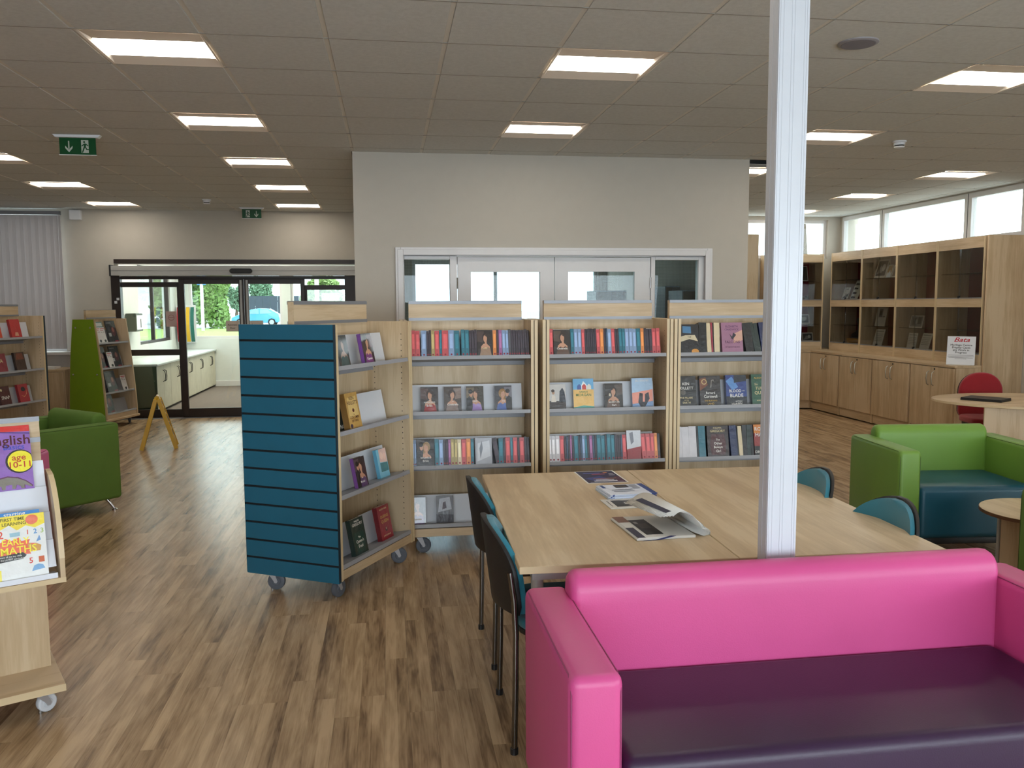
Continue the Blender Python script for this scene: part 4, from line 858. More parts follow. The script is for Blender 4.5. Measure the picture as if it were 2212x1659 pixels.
for k, x, q in ((0, -.17, 'e1'), (0, .10, 'e2'), (1, -.12, 'e3'), (1, .14, 'e4'), (2, -.10, 'e5'), (2, .16, 'e6')): FACES[q](slot(UC, k, x, .06))
# ================================================================== FORM HELPERS
def rbox(x0, x1, y0, y1, z0, z1, name, mat_, parent, bev=.03, seg=4):
    return MB().box(x0, x1, y0, y1, z0, z1).build(name, mat_, parent, bevel=bev, seg=seg, smooth=True)
def piping(path, parent, mat_, r=.003): return MB().tube(path, r, 6).build('seam', mat_, parent, smooth=True)
def rounded_rect(w, h, r, n=5, cx=0, cz=0, rb=None):
    pts = []; rb = r if rb is None else rb
    for (x, z, a0, q) in ((w/2, h/2, 0, r), (-w/2, h/2, PI/2, r), (-w/2, -h/2, PI, rb), (w/2, -h/2, 1.5*PI, rb)):
        for k in range(n+1):
            a = a0+PI/2*k/n; pts.append((cx+x-math.copysign(q, x)+q*math.cos(a), cz+z-math.copysign(q, z)+q*math.sin(a)))
    return pts
def tub_seat(name, label, cat, x, y, rz, Wd, D, body, seatm, arm=.14, za=.70, zs=.47, zb=.775, feet='chrome', group=None):
    """upholstered tub chair or sofa: faces -y; two block arms, rolled back, one seat block"""
    t = thing(name, label, cat, (x, y, 0), rz, group); w, d = Wd/2, D/2
    seam_m = P(body.name+'_seam', [int(255*(v if v <= .0031308 else 1.055*v**(1/2.4)-.055)*.72) for v in body_lin(body)], .6)
    for s in (-1, 1):
        a, c = sorted((s*w, s*(w-arm)))
        ar = rbox(a, c, -d, d, .10, za, 'arm', body, t, .028, 4)
        for xx in (a+.0075, c-.0075):
            e = .0075; pts = [(xx, -d+e, .14), (xx, -d+e, za-.045), (xx, -d+.019, za-.019), (xx, -d+.045, za-e), (xx, d-.045, za-e)]
            piping(pts, ar, seam_m, .0020)
    b = MB(); prof = [(d-.145, .12), (d-.150, .45)]   # back: (y,z) profile with a rolled top
    prof += [(d-.148+.0, zb-.10)]+[(d-.085+.062*math.cos(a), zb-.062+.062*math.sin(a)) for a in [PI-k*PI/8 for k in range(9)]]+[(d-.002, zb-.16), (d, .12)]
    b.prism(prof, 'x', -w+arm-.015, w-arm+.015)
    b.build('backrest', body, t, bevel=.03, seg=4, smooth=True)
    rbox(-w+arm+.002, w-arm-.002, -d+.012, d-.14, .14, zs, 'seat', seatm, t, .038, 5)
    rbox(-w+.05, w-.05, -d+.06, d-.05, .095, .14, 'base_frame', black_pl, t, .006, 2)
    for sx in (-1, 1):
        for sy in (-1, 1):
            p = (sx*(w-.09), sy*(d-.09)); q = (sx*(w-.05), sy*(d-.045))
            MB().tube([(p[0], p[1], .10), (q[0], q[1], .012)], [.014, .010], 8).lathe([(.0, 0), (.02, 0), (.02, .01), (.008, .016)], 12, 0, Matrix.Translation((q[0], q[1], 0))).build('foot', chrome, t, smooth=True)
    return t
def body_lin(m):
    n = m.node_tree.nodes.get('Color Ramp') or [q for q in m.node_tree.nodes if q.type == 'VALTORGB'][0]
    return n.color_ramp.elements[0].color[:3]

# ================================================================== WHITE POST
pc = MB().box(-.052, .052, -.024, .046, 0, HC+.002)
for xx in (-.047, -.036, -.008, .002, .036, .044): pc.box(xx, xx+.003, -.0249, -.023, 0, HC+.002)
for yy in (-.018, .016): pc.box(-.0528, -.0505, yy, yy+.004, 0, HC+.002)
po = tag(pc.build('power_pole', post_white), 'white ribbed floor-to-ceiling post between the sofa and the reading table', 'post'); po.location = (1.309, 2.665, 0)
MB().box(-.07, .07, -.045, .055, 0, .02).build('floor_flange', post_white, po, bevel=.003)

# ================================================================== READING TABLES
RT = R(-1.7)
def reading_table(label, lx, w, d):
    M = Matrix.Rotation(RT, 4, 'Z') @ Vector((lx+w/2, d/2, 0))
    t = thing('reading_table', label, 'table', (.426+M.x, 2.757+M.y, 0), RT, 'reading tables')
    tp = MB().box(-w/2, w/2, -d/2, d/2, .693, .72).build('table_top', maple_table, t, bevel=.0015, seg=1)
    e = MB(); frame_rect_z(e, -w/2-.0008, w/2+.0008, -d/2-.0008, d/2+.0008, .6945, .7185); e.build('edge_band', maple_edge, tp)
    b = MB(); b.box(-w/2+.05, w/2-.05, -d/2+.05, -d/2+.08, .655, .692); b.box(-w/2+.05, w/2-.05, d/2-.08, d/2-.05, .655, .692)
    b.box(-w/2+.05, -w/2+.08, -d/2+.08, d/2-.08, .655, .692); b.box(w/2-.08, w/2-.05, -d/2+.08, d/2-.08, .655, .692); b.build('under_frame', alu_dull, t)
    for sx in (-1, 1):
        for sy in (-1, 1):
            MB().tube([(sx*(w/2-.07), sy*(d/2-.07), .655), (sx*(w/2-.07), sy*(d/2-.07), .0)], .022, 14).build('leg', alu_dull, t, smooth=True)
    return t
def frame_rect_z(mb, x0, x1, y0, y1, z0, z1, w=.002):
    mb.box(x0, x1, y0, y0+w, z0, z1); mb.box(x0, x1, y1-w, y1, z0, z1); mb.box(x0, x0+w, y0, y1, z0, z1); mb.box(x1-w, x1, y0, y1, z0, z1)
reading_table('left maple reading table with the newspapers and leaflets', 0, .775, 1.575)
reading_table('right maple reading table beside the white post', .779, .775, 1.575)

# ================================================================== MEETING CHAIRS
def side_chair(label, x, y, rz, fab=teal_fab, zb=.82, group='teal stacking chairs'):
    """stacking chair facing +x: upholstered seat, oval back with black shell, four tube legs"""
    t = thing('stacking_chair', label, 'chair', (x, y, 0), rz, group)
    seat = [(p[0]+.01, p[1]) for p in rounded_rect(.43, .46, .11, 6)]
    MB().prism(seat, 'z', .432, .472).build('seat', fab, t, bevel=.016, seg=4, smooth=True)
    MB().prism([(p[0]*.985, p[1]*.985) for p in seat], 'z', .412, .433).build('seat_pan', black_pl, t, bevel=.006, seg=2)
    def back(y0, x0, thick, inset):
        vs = []; fs = []; n = 12; m = 14; zlo, zhi = .50+inset*.4, zb-inset
        for side in (0, 1):
            for j in range(m+1):
                v = math.sin(j/m*PI/2); z = zlo+(zhi-zlo)*v
                hw = (.225-inset)*(1 if v < .4 else max(.12, math.sqrt(max(0.0, 1-((v-.4)/.6)**2.2))))
                if v < .12: hw *= .93+.07*v/.12
                for i in range(n+1):
                    q = -1+2*i/n; yy = hw*q
                    xx = -.285-.04*v+.075*(q*hw/.225)**2+x0+side*thick*(1-(.35*q*q if thick > .02 else 0))
                    vs.append((xx, yy, z))
        W_ = n+1; off = W_*(m+1)
        for j in range(m):
            for i in range(n):
                a = j*W_+i; fs.append((a, a+W_, a+W_+1, a+1)); c = off+a; fs.append((c, c+1, c+W_+1, c+W_))
        for j in range(m):
            for i in (0, n):
                a = j*W_+i; q = (a, off+a, off+a+W_, a+W_); fs.append(q if i == 0 else q[::-1])
        for j in (0, m):
            for i in range(n):
                a = j*W_+i; q = (a, a+1, off+a+1, off+a); fs.append(q if j == 0 else q[::-1])
        return MB().add(vs, fs)
    back(0, 0, .022, 0).build('back_shell', black_pl, t, bevel=.006, seg=2, smooth=True)
    back(0, .020, .030, .008).build('back_pad', fab, t, smooth=True)
    for s in (-1, 1):
        y = s*.235
        MB().tube([(-.232, y, .0), (-.226, y, .25), (-.224, y, .44), (-.228, y*.97, .56), (-.240, y*.9, .66)], .0115, 10).build('leg', steel_dk, t, smooth=True)
        MB().tube([(.225, y, .0), (.20, y, .36), (.185, y, .415), (.15, y, .424), (-.19, y, .424)], .0115, 10).build('leg', steel_dk, t, smooth=True)
        for xx in (-.232, .225): MB().lathe([(0, 0), (.0145, 0), (.0145, .022), (.0118, .024)], 12, 0, Matrix.Translation((xx, y, 0))).build('foot_cap', black_pl, t)
    return t
side_chair('teal stacking chair with black back, nearest on the left of the table', .655, 3.09, R(-1))
side_chair('teal stacking chair at the far left of the table, against the bookcase', .665, 3.81, R(1))
side_chair('teal stacking chair nearest on the right side of the table', 1.735, 3.085, PI+R(2))
side_chair('teal stacking chair farther along the right side, half behind the post', 1.745, 3.735, PI-R(2))

# ================================================================== SOFAS AND ARMCHAIRS
tub_seat('sofa', 'bright pink vinyl sofa with a purple seat in the foreground', 'sofa', 1.277, 2.275, 0, 1.717, .69, pink_v, purple_v)
tub_seat('armchair', 'lime green vinyl tub chair with a dark teal seat by the coffee table', 'armchair', 3.63, 4.99, R(-6), 1.02, .70, green_v, tealv, group=None)
tub_seat('armchair', 'green tub chair cut off by the right edge beside the coffee table', 'armchair', 3.50, 3.30, R(176), .92, .70, green_f, tealv)
tub_seat('armchair', 'dark green fabric tub chair seen from its side at the left', 'armchair', -2.677, 7.02, R(-42.4), .94, .66, green_f, green_f)
tub_seat('armchair', 'pink tub chair mostly hidden behind the children\'s book rack', 'armchair', -2.625, 5.43, R(2), .92, .60, pink_v, pink_v)

# ================================================================== THINGS ON THE TABLE
def sheet(name, label, cat, cx, cy, rz, w, d, z, mats, draw, t=.0006):
    o = thing(name, label, cat, (cx, cy, z), rz)
    MB().box(-w/2, w/2, -d/2, d/2, 0, t).build('sheet', paper, o); draw(o, t); return o
ZT_ = .7203
def flat_poly(o, t, shapes, name='print', k0=1):
    b = MB(); mats = []
    for i, (c, pl) in enumerate(shapes):
        m = P('print_%d_%d_%d' % tuple(c), c, .45, var=.05, vscale=30)
        if m not in mats: mats.append(m)
        ar = sum(pl[k][0]*pl[(k+1) % len(pl)][1]-pl[(k+1) % len(pl)][0]*pl[k][1] for k in range(len(pl)))
        if ar < 0: pl = pl[::-1]
        b.add([(p[0], p[1], t+.00008*(i+k0)) for p in pl], [tuple(range(len(pl)))], mats.index(m))
    return b.build(name, mats, o)
def rect(x0, x1, y0, y1): return [(x0, y0), (x1, y0), (x1, y1), (x0, y1)]
def poster_print(o, t):
    s = [((30, 30, 70), rect(-.098, .098, -.142, .142)), ((40, 60, 130), [(-.09, -.03), (0, .02), (.03, -.06), (-.05, -.1)]), ((74, 30, 60), [(.05, -.14), (.098, -.14), (.098, 0), (.07, 0)])]
    s += [((90, 110, 190), rect(-.07, .02, .085, .1)), ((150, 60, 90), rect(-.03, .04, .055, .075)), ((190, 120, 80), poly(.05, .10, .012, .012)), ((200, 204, 214), rect(.06, .085, .06, .07)), ((200, 204, 214), rect(.055, .085, .03, .04)),
          ((190, 130, 90), rect(-.05, .07, -.05, -.042)), ((210, 210, 220), rect(-.045, .05, -.085, -.07)), ((224, 224, 232), rect(-.06, .06, -.112, -.095)), ((190, 196, 214), rect(-.085, .085, -.13, -.124))]
    flat_poly(o, t, s)
sheet('event_poster', 'dark blue printed event poster lying at the back of the table', 'poster', 1.067, 4.165, R(1), .212, .298, ZT_, paper, poster_print)
lf = thing('leaflet_stack', 'stack of white and blue leaflets behind the newspapers', 'leaflets', (1.086, 3.772, ZT_), R(3))
rnd = random.Random(4)
for k in range(9):
    dx, dy, a = rnd.uniform(-.006, .006), rnd.uniform(-.006, .006), rnd.uniform(-.03, .03)
    b = MB().box(-.112, .112, -.105, .105, .0025*k, .0025*k+.0021)
    o = b.build('leaflet', P('leaflet_paper', (216, 222, 236), .5, var=.01), lf); o.matrix_local = TR(dx, dy, 0, a)
    e = MB().box(.085, .1125, -.1054, .1054, .0025*k-.0001, .0025*k+.0022).build('blue_band', P('leaflet_blue', (42, 66, 130), .5), o); MB().box(-.10, -.092, -.1054, -.10, .0025*k-.0001, .0025*k+.0022).build('blue_band', P('leaflet_blue', (42, 66, 130), .5), o)
flat_poly(lf, .0026*9, [((36, 40, 52), rect(-.035, .03, .03, .085)), ((90, 74, 60), rect(-.03, .02, .04, .06)), ((150, 156, 170), rect(.04, .075, .0, .085)), ((60, 90, 150), rect(-.10, -.085, .03, .09)), ((140, 146, 160), rect(-.07, .03, -.02, -.008)), ((140, 146, 160), rect(-.07, .03, -.05, -.04))])
def newsprint():
    m, nt, b = base('newsprint'); v = coords(nt, (1, 1, 1), jitter=False)
    br = N(nt, 'ShaderNodeTexBrick'); br.inputs['Scale'].default_value = 1; br.inputs['Brick Width'].default_value = .03; br.inputs['Row Height'].default_value = .0042; br.inputs['Mortar Size'].default_value = .0013
    br.inputs['Color1'].default_value = (*lin((120, 118, 114)), 1); br.inputs['Color2'].default_value = (*lin((150, 148, 144)), 1); br.inputs['Mortar'].default_value = (*lin((206, 203, 196)), 1)
    nt.links.new(v, br.inputs['Vector']); nz = noise(nt, v, 14, 2)
    mr = N(nt, 'ShaderNodeMath', operation='GREATER_THAN'); mr.inputs[1].default_value = .56; nt.links.new(nz, mr.inputs[0])
    mx = N(nt, 'ShaderNodeMixRGB'); mx.inputs['Color2'].default_value = (*lin((208, 205, 198)), 1); nt.links.new(mr.outputs[0], mx.inputs['Fac']); nt.links.new(br.outputs['Color'], mx.inputs['Color1'])
    nt.links.new(mx.outputs['Color'], b.inputs['Base Color']); b.inputs['Roughness'].default_value = .85; return m
news = newsprint(); news_plain = P('newsprint_plain', (206, 203, 197), .85, var=.03)
n1 = thing('newspaper', 'flat newspaper with a black and white photograph in front of the leaflets', 'newspaper', (1.055, 3.575, ZT_), R(2))
MB().box(-.118, .118, -.085, .085, 0, .004).build('folded_pages', news_plain, n1, bevel=.0015)
flat_poly(n1, .004, [((96, 94, 92), rect(-.08, .055, -.06, .055)), ((36, 35, 36), [(-.08, -.06), (-.03, -.06), (0, .0), (-.04, .055), (-.08, .055)]), ((60, 58, 58), poly(.0, -.01, .045, .04)), ((196, 194, 190), rect(-.03, .035, -.022, .012)), ((30, 30, 32), rect(-.07, -.04, -.03, .0)), ((70, 70, 72), rect(.07, .075, -.05, .06)), ((60, 60, 62), rect(.085, .097, -.0, .06)), ((70, 70, 72), rect(-.1, -.096, -.05, .05))])
n2 = thing('newspaper', 'thick folded newspaper with its pages curling over on the table', 'newspaper', (1.035, 3.165, ZT_), R(3))
b = MB()   # lower folded section: closed fold at left, stack of pages
b.prism([(-.135, .001), (.10, .0), (.10, .010), (-.128, .012), (-.136, .007)], 'y', -.165, .15); b.build('folded_section', news_plain, n2, bevel=.001)
flat_poly(n2, .0122, [((46, 46, 66), rect(-.132, -.10, -.165, -.02)), ((120, 82, 66), rect(-.132, -.085, .06, .15)), ((34, 34, 38), rect(-.085, -.015, -.13, .09)), ((70, 66, 64), rect(-.07, -.03, -.04, .03)), ((150, 148, 146), rect(-.075, -.06, .03, .06))])
MB().prism([(-.13, -.001), (-.06, .002), (.0, .014), (.02, .012), (-.04, .001)], 'y', -.168, -.164).build('fold_edge', P('navy_print', (34, 40, 84), .6), n2)
def curl(k):
    """one curled spread: rises from the fold at left, arches over and rolls back under at right"""
    o = .003*k; pts = []
    for j in range(17):
        u = j/16
        x = -.030+.010*k+(.182-.016*k)*u; z = .013+o*.6+.112*math.sin(min(1, .35+u*.9)*PI*.5)*(1-u)**.72*1.12+.012*u
        pts.append((x, z))
    cxx, czz, rr = pts[-1][0], pts[-1][1]-.017+.0012*k, .017-.0012*k
    for j in range(1, 9): a = PI/2-j*PI*1.0/8; pts.append((cxx+rr*math.cos(a)*1.25, czz+rr*math.sin(a)))
    pts.append((cxx-.05+.008*k, max(.0125, czz-rr+.002)))
    return pts
for k in range(5):
    pts = curl(4-k); b = MB(); ring = [(p[0], p[1]+.0006) for p in pts[::-1]]
    vs = []; fs = []; nn_ = len(pts)
    for side, yy in ((0, -.16+.006*k), (1, .17-.012*k)):
        sh = .045 if side else 0
        for p in pts: vs.append((p[0]-sh*(1-max(0, (p[0]+.03)/.18))*1.2, yy, p[1]))
    for i in range(nn_-1): fs.append((i, i+1, nn_+i+1, nn_+i))
    o = MB().add(vs, fs).build('curled_page', news if k == 4 else news_plain, n2, smooth=True)
    md = o.modifiers.new('thickness', 'SOLIDIFY'); md.thickness = .0011
def on_curl(u0, u1, y0, y1, c):
    pts = curl(0); vs = []; 
    i0, i1 = int(u0*16), int(u1*16)
    fs = []
    for i in range(i0, i1+1):
        p = pts[i]
        for yy in (y0, y1):
            t = (yy+.136)/.27; sh = .045*t*(1-max(0, (p[0]+.03)/.18))*1.2
            vs.append((p[0]-sh-.0, yy, p[1]+.0022))
    for i in range(i1-i0): fs.append((2*i, 2*i+2, 2*i+3, 2*i+1))
    MB().add(vs, fs).build('headline_print', P('print_%d_%d_%d' % c, c, .6), n2, smooth=True)
on_curl(.13, .25, -.13, .10, (30, 32, 62))
on_curl(.32, .5, .0, .10, (110, 112, 116)); on_curl(.55, .66, -.10, .06, (70, 70, 74)); on_curl(.40, .5, -.12, -.03, (120, 110, 100)); on_curl(.72, .8, -.06, .09, (130, 128, 126))

# ================================================================== CHILDREN'S BOOK RACK
ra = Vector((-1.285, 3.417, 0)); AR = math.atan2(.466, .885)
rk = thing('book_rack', 'maple and white children\'s display rack on castors in the left foreground', 'rack', ra, AR)
RL = .95   # runs to the left of its right-hand corner
b = MB().box(-RL, 0, 0, .56, .10, .13).build('base_board', maple['x'], rk, bevel=.002); MB().box(-RL-.0008, .0008, -.0008, .0, .101, .129).build('edge_band', maple_edge, b)
MB().box(-RL+.025, -.022, .222, .24, .13, .535).build('front_panel', maple['z'], rk, bevel=.001); MB().box(-RL+.025, -.022, .24, .5, .13, .15).build('cross_rail', maple['x'], rk)
MB().box(-.0225, -.0215, .222, .24, .13, .535).build('edge_band', maple_edge, rk)
sb = MB().box(-RL, .022, .0, .42, .537, .557).build('lower_shelf', maple['x'], rk, bevel=.001); MB().box(-RL, .0226, -.0008, .0, .5375, .5565).build('edge_band', maple_edge, sb)
side = [(.0, .557), (.42, .557), (.42, .90), (.27, .945), (.235, .94)]+[(.235-.235*math.sin(k*PI/16)*1.0, .94-.383*(1-math.cos(k*PI/16))) for k in range(1, 8)]
for x0 in (.004, -RL): MB().prism(side, 'x', x0, x0+.018).build('side_panel', maple['z'], rk, bevel=.001)
b = MB(); pr_ = side[4:]; 
for x0 in (.0035,):
    for k in range(len(pr_)-1):
        (y0, z0), (y1, z1) = pr_[k], pr_[k+1]; b.add([(x0, y0-.0008, z0+.0004), (x0+.019, y0-.0008, z0+.0004), (x0+.019, y1-.0008, z1+.0004), (x0, y1-.0008, z1+.0004)], [(0, 1, 2, 3)])
b.build('edge_band', maple_edge, rk)
tiers = [(.014, .557, .576, .0), (.085, .60, .694, 0), (.145, .69, .793, 0), (.20, .78, .888, 0), (.255, .87, .985, 0)]
for k, (yb, z0, z1, _) in enumerate(tiers):
    MB().prism([(yb-.05, z0), (yb-.045, z0), (yb+.004, z1), (yb, z1)] if k else [(.006, .5575), (.012, .5575), (.012, .578), (.006, .578)], 'x', -RL+.02, -.004).build('display_tier', acryl, rk, bevel=.001)
    if not k: MB().box(-RL+.02, -.004, .012, .09, .558, .562).build('tier_shelf', acryl, rk)
    if k: MB().prism([(yb-.05, z0-.004), (yb+.04, z0-.004), (yb+.04, z0+.001), (yb-.05, z0+.001)], 'x', -RL+.02, -.004).build('tier_shelf', acryl, rk)
tb = MB().box(-RL+.02, -.008, .27, .288, .86, 1.163).build('header_board', maple['x'], rk, bevel=.001)
for z in (1.155, 1.07): MB().box(-RL+.02, -.008, .262, .27, z-.010, z+.010).build('header_strip', alu, tb)
for xx in (-.085, -RL+.09):
    for yy in (.08, .48): castor(rk, xx, yy, .038, rubber_w, R(20), .10)
RM = Matrix.Translation(ra) @ Matrix.Rotation(AR, 4, 'Z')
def rack_book(key, x, y, z, lean, w, h, cover, art, texts, label):
    M = RM @ Matrix.Translation((x, y, z)) @ Matrix.Rotation(-lean, 4, 'X')
    return face_book(M, w, h, .005, cover, cover, art, texts, label, 'children\'s workbooks')
PUR = (140, 96, 180)
def shp(pl, x0, x1, y0, y1): return [(x0+(x1-x0)*u, y0+(y1-y0)*v) for u, v in pl]
brach = [(.0, .0), (.05, .0), (.07, .3), (.22, .3), (.24, .0), (.32, .0), (.34, .34), (.5, .36), (.5, .0), (.58, .0), (.62, .34), (.72, .2), (.74, .0), (.82, .0), (.82, .3), (1.0, .06), (1.02, .16), (.86, .56), (.66, .86), (.4, 1.0), (.2, .9), (.05, .7), (-.1, .75), (-.14, .6), (.0, .45)]
eb = rack_book('eng', -.152, .195, .885, R(16), .212, .258, PUR,
    [(PUR, [(0, 0), (1, 0), (1, 1), (0, 1)]), ((206, 44, 40), [(0, .93), (1, .90), (1, 1), (0, 1)]), ((60, 30, 110), [(0, .885), (.5, .905), (1, .86), (1, .875), (.5, .92), (0, .90)]),
     ((28, 18, 24), poly(.80, .44, .235, .185, 22)), ((240, 226, 40), poly(.81, .44, .21, .165, 22)), ((92, 44, 80), shp(brach, .32, .97, .02, .225)), ((128, 122, 112), shp(brach, .33, .95, .02, .205))],
    [('English', .054, .77, (78, 14, 24), 1.05, .14), ('Basics', .028, .665, (48, 70, 180), 1.1, .22), ('age', .034, .50, (190, 60, 40), 1.1, .29), ('10-11', .034, .385, (190, 60, 40), 1.1, .3)],
    'purple English workbook with a yellow age badge and a grey dinosaur on the rack')
star = lambda cx, cy, rx, ry, n: [(cx+(rx if k % 2 else rx*.78)*math.cos(PI*k/n), cy+(ry if k % 2 else ry*.72)*math.sin(PI*k/n)) for k in range(2*n)]
mb_ = rack_book('mat', -.140, .022, .565, R(14), .215, .250, (226, 226, 224),
    [((228, 228, 226), [(0, 0), (1, 0), (1, 1), (0, 1)]), ((240, 216, 50), [(0, .86), (.22, .90), (.30, .80), (.44, .86), (.56, .77), (.70, .83), (.84, .78), (1, .83), (1, 1), (0, 1)]),
     ((232, 110, 70), poly(.80, .91, .10, .075, 18)), ((232, 96, 56), star(.42, .50, .44, .17, 13)), ((22, 20, 22), [(.1, .30), (.62, .33), (.68, .38), (.62, .43), (.1, .40)]),
     ((240, 220, 60), rect(.06, .27, .03, .20)), ((24, 20, 20), [(.12, .08), (.21, .08), (.19, .05), (.14, .05)]), ((110, 160, 206), [(.74, .12), (.95, .14), (.92, .2), (.85, .22), (.78, .2)]), ((200, 90, 40), rect(.86, .95, .24, .33)),
     ((206, 150, 70), [(.76, .42), (.9, .42), (.92, .50), (.84, .54), (.78, .52), (.74, .56), (.70, .52)]), ((110, 150, 200), [(.84, .56), (.90, .66), (.92, .58)]), ((60, 130, 190), [(.02, .66), (.12, .66), (.12, .72), (.02, .72)]), ((150, 190, 206), rect(.44, .6, .68, .74))],
    [('FIRST TIME', .017, .945, (90, 90, 30), 1, -.0), ('LEARNING', .017, .875, (90, 90, 30), 1, .02), ('EARLY', .036, .595, (250, 232, 70), .9, .02), ('MATHS', .040, .465, (250, 232, 70), .95, .06),
     ('covers all the key skills', .0085, .385, WHT, 1, -.08), ('in the LATEST curriculum', .0085, .345, WHT, 1, -.06), ('2', .04, .72, (220, 80, 60), 1, -.2), ('1', .026, .72, (220, 90, 70), 1, .22), ('2', .026, .72, (70, 140, 200), 1, .34), ('3', .026, .72, (160, 190, 90), 1, .45), ('5', .03, .28, (210, 60, 50), 1, .24)],
    'white and yellow maths workbook with an orange burst on the lowest rack tier')
rack_book('blu', -.152, .031, .575, R(14), .212, .252, (52, 130, 200), [((52, 130, 200), [(0, 0), (1, 0), (1, 1), (0, 1)])], [('starting', .024, .965, WHT, 1, .1)], 'blue workbook whose top edge shows behind the maths workbook')

# ================================================================== TAPERED DISPLAY TOWER
tv = Vector((-3.66, 11.56, 0)); AD = math.atan2(.956, .292)
tw = thing('display_tower', 'tapered lime-green-ended display tower on castors by the entrance', 'rack', tv, AD)
TLn, TWd, ZB2, ZT2 = .70, .54, .125, 1.44
bw = lambda z: .27-.115*((z-ZB2)/(ZT2-ZB2))**1.5       # half depth at height z
zs_ = [ZB2+(ZT2-ZB2)*k/10 for k in range(11)]
outl = [(TWd/2-bw(z), z) for z in zs_]+[(TWd/2+bw(z), z) for z in zs_[::-1]]
for x0, m in ((.012, maple['z']), (TLn-.018, maple['z'])): MB().prism(outl, 'x', x0, x0+.018).build('side_panel', m, tw)
gp = MB().prism([(TWd/2+(p[0]-TWd/2)*.93, p[1]*.995+.004) for p in outl], 'x', -.004, .006).build('end_panel', green_p, tw)
for z, h in ((1.33, .105), (.72, .17)):
    for s in (-1, 1): MB().lathe([(0, 0), (.012, 0), (.012, .006), (0, .008)], 12, 0, Matrix.Translation((-.004, TWd/2+s*h, z)) @ Matrix.Rotation(-PI/2, 4, 'Y')).build('fixing_stud', chrome, gp)
MB().box(.02, TLn-.018, TWd/2-.008, TWd/2+.008, ZB2, ZT2).build('back_panel', maple['z'], tw)
ov = [(p[0]*1.0, p[1]) for p in rounded_rect(TLn+.06, TWd+.06, .05, 4, TLn/2, TWd/2)]
MB().prism(ov, 'z', .10, .125).build('base_board', maple['x'], tw, bevel=.003); MB().box(.03, TLn-.018, .02, .04, .125, .20).build('plinth', maple['x'], tw)
hb = MB().box(.05, TLn-.02, TWd/2-.015, TWd/2+.015, 1.43, 1.555).build('header_board', maple['x'], tw); MB().box(.05, TLn-.02, TWd/2-.022, TWd/2-.015, 1.445, 1.46).build('header_strip', alu, hb); MB().box(.05, TLn-.02, TWd/2-.016, TWd/2+.016, 1.555, 1.56).build('header_cap', alu, hb)
TWM = Matrix.Translation(tv) @ Matrix.Rotation(AD, 4, 'Z')
lev = (1.13, .80, .475, .205)
for z in lev:
    y0 = TWd/2-bw(z)+.012; b = MB(); M = Matrix.Translation((0, y0, z)) @ Matrix.Rotation(-R(14), 4, 'X')
    b.box(.032, TLn-.02, 0, bw(z)*.86, -.004, 0, 0, M); b.box(.032, TLn-.02, -.003, .003, -.02, .004, 0, M); b.box(.032, TLn-.06, .10, .102, 0, .19, 0, M); b.build('shelf', shelf_m, tw)
for x in (.08, TLn-.1):
    for y in (.07, TWd-.07): castor(tw, x, y, .045, rubber, R(30), .10)
def leaflet(k, x, w, h, cover, art, label, dz=0, y=.04):
    z = lev[k]; y0 = TWd/2-bw(z)+.012
    M = TWM @ Matrix.Translation((0, y0, z+dz)) @ Matrix.Rotation(-R(14), 4, 'X') @ Matrix.Translation((x, y, .001))
    return face_book(M, w, h, .004, cover, cover, art, [], label, 'brochures on the display tower', 'brochure', 'brochure')
BK = (26, 22, 28)
broch = [(BK, [(0, 0), (1, 0), (1, 1), (0, 1)]), ((84, 40, 48), poly(.66, .5, .2, .22)), ((150, 96, 84), poly(.66, .58, .1, .12)), ((170, 172, 176), rect(.14, .40, .28, .44)), ((60, 60, 66), poly(.28, .62, .13, .12)), ((150, 40, 60), rect(.6, .95, .04, .09)), ((120, 120, 124), rect(.1, .6, .88, .92))]
whit = [((206, 200, 200), [(0, 0), (1, 0), (1, 1), (0, 1)]), ((180, 60, 60), rect(.08, .92, .88, .93)), ((170, 90, 90), rect(.08, .7, .78, .82)), ((150, 146, 146), rect(.1, .4, .66, .72)), ((150, 146, 146), rect(.55, .85, .66, .72)), ((30, 28, 30), poly(.62, .13, .22, .09))]
teald = [((80, 112, 112), [(0, 0), (1, 0), (1, 1), (0, 1)]), ((190, 196, 196), rect(.05, .95, .78, .95)), ((50, 76, 80), rect(.1, .9, .3, .6))]
leaflet(0, .17, .21, .29, (80, 112, 112), teald, 'grey-teal brochure on the top shelf of the display tower'); leaflet(0, .44, .21, .30, BK, broch, 'black brochure with a white label on the tower\'s top shelf')
leaflet(0, .11, .10, .21, (206, 200, 200), whit, 'left white leaflet leaning on the tower\'s top shelf', 0, .015); leaflet(0, .215, .10, .21, (206, 200, 200), whit, 'right white leaflet on the tower\'s top shelf', 0, .02)
leaflet(1, .13, .21, .29, BK, broch, 'black brochure at the left of the tower\'s second shelf'); leaflet(1, .43, .21, .29, BK, broch, 'black brochure at the right of the tower\'s second shelf'); leaflet(1, .28, .11, .21, (206, 200, 200), whit, 'white leaflet between black brochures on the second shelf', 0, .015)
leaflet(2, .28, .22, .29, BK, broch, 'black brochure on the tower\'s third shelf'); leaflet(2, .52, .11, .21, (206, 200, 200), whit, 'white leaflet at the right of the tower\'s third shelf', 0, .02)
leaflet(3, .17, .21, .29, BK, broch, 'black brochure on the tower\'s bottom shelf')
M = TWM @ Matrix.Translation((.56, TWd/2-bw(.475)-.005, .478)) @ Matrix.Rotation(-R(14), 4, 'X')
o = MB().box(-.05, .05, -.02, .07, 0, .004).build('paper_slip', paper); o.matrix_world = M; tag(o, 'small white paper slip on the edge of the tower\'s third shelf', 'paper')

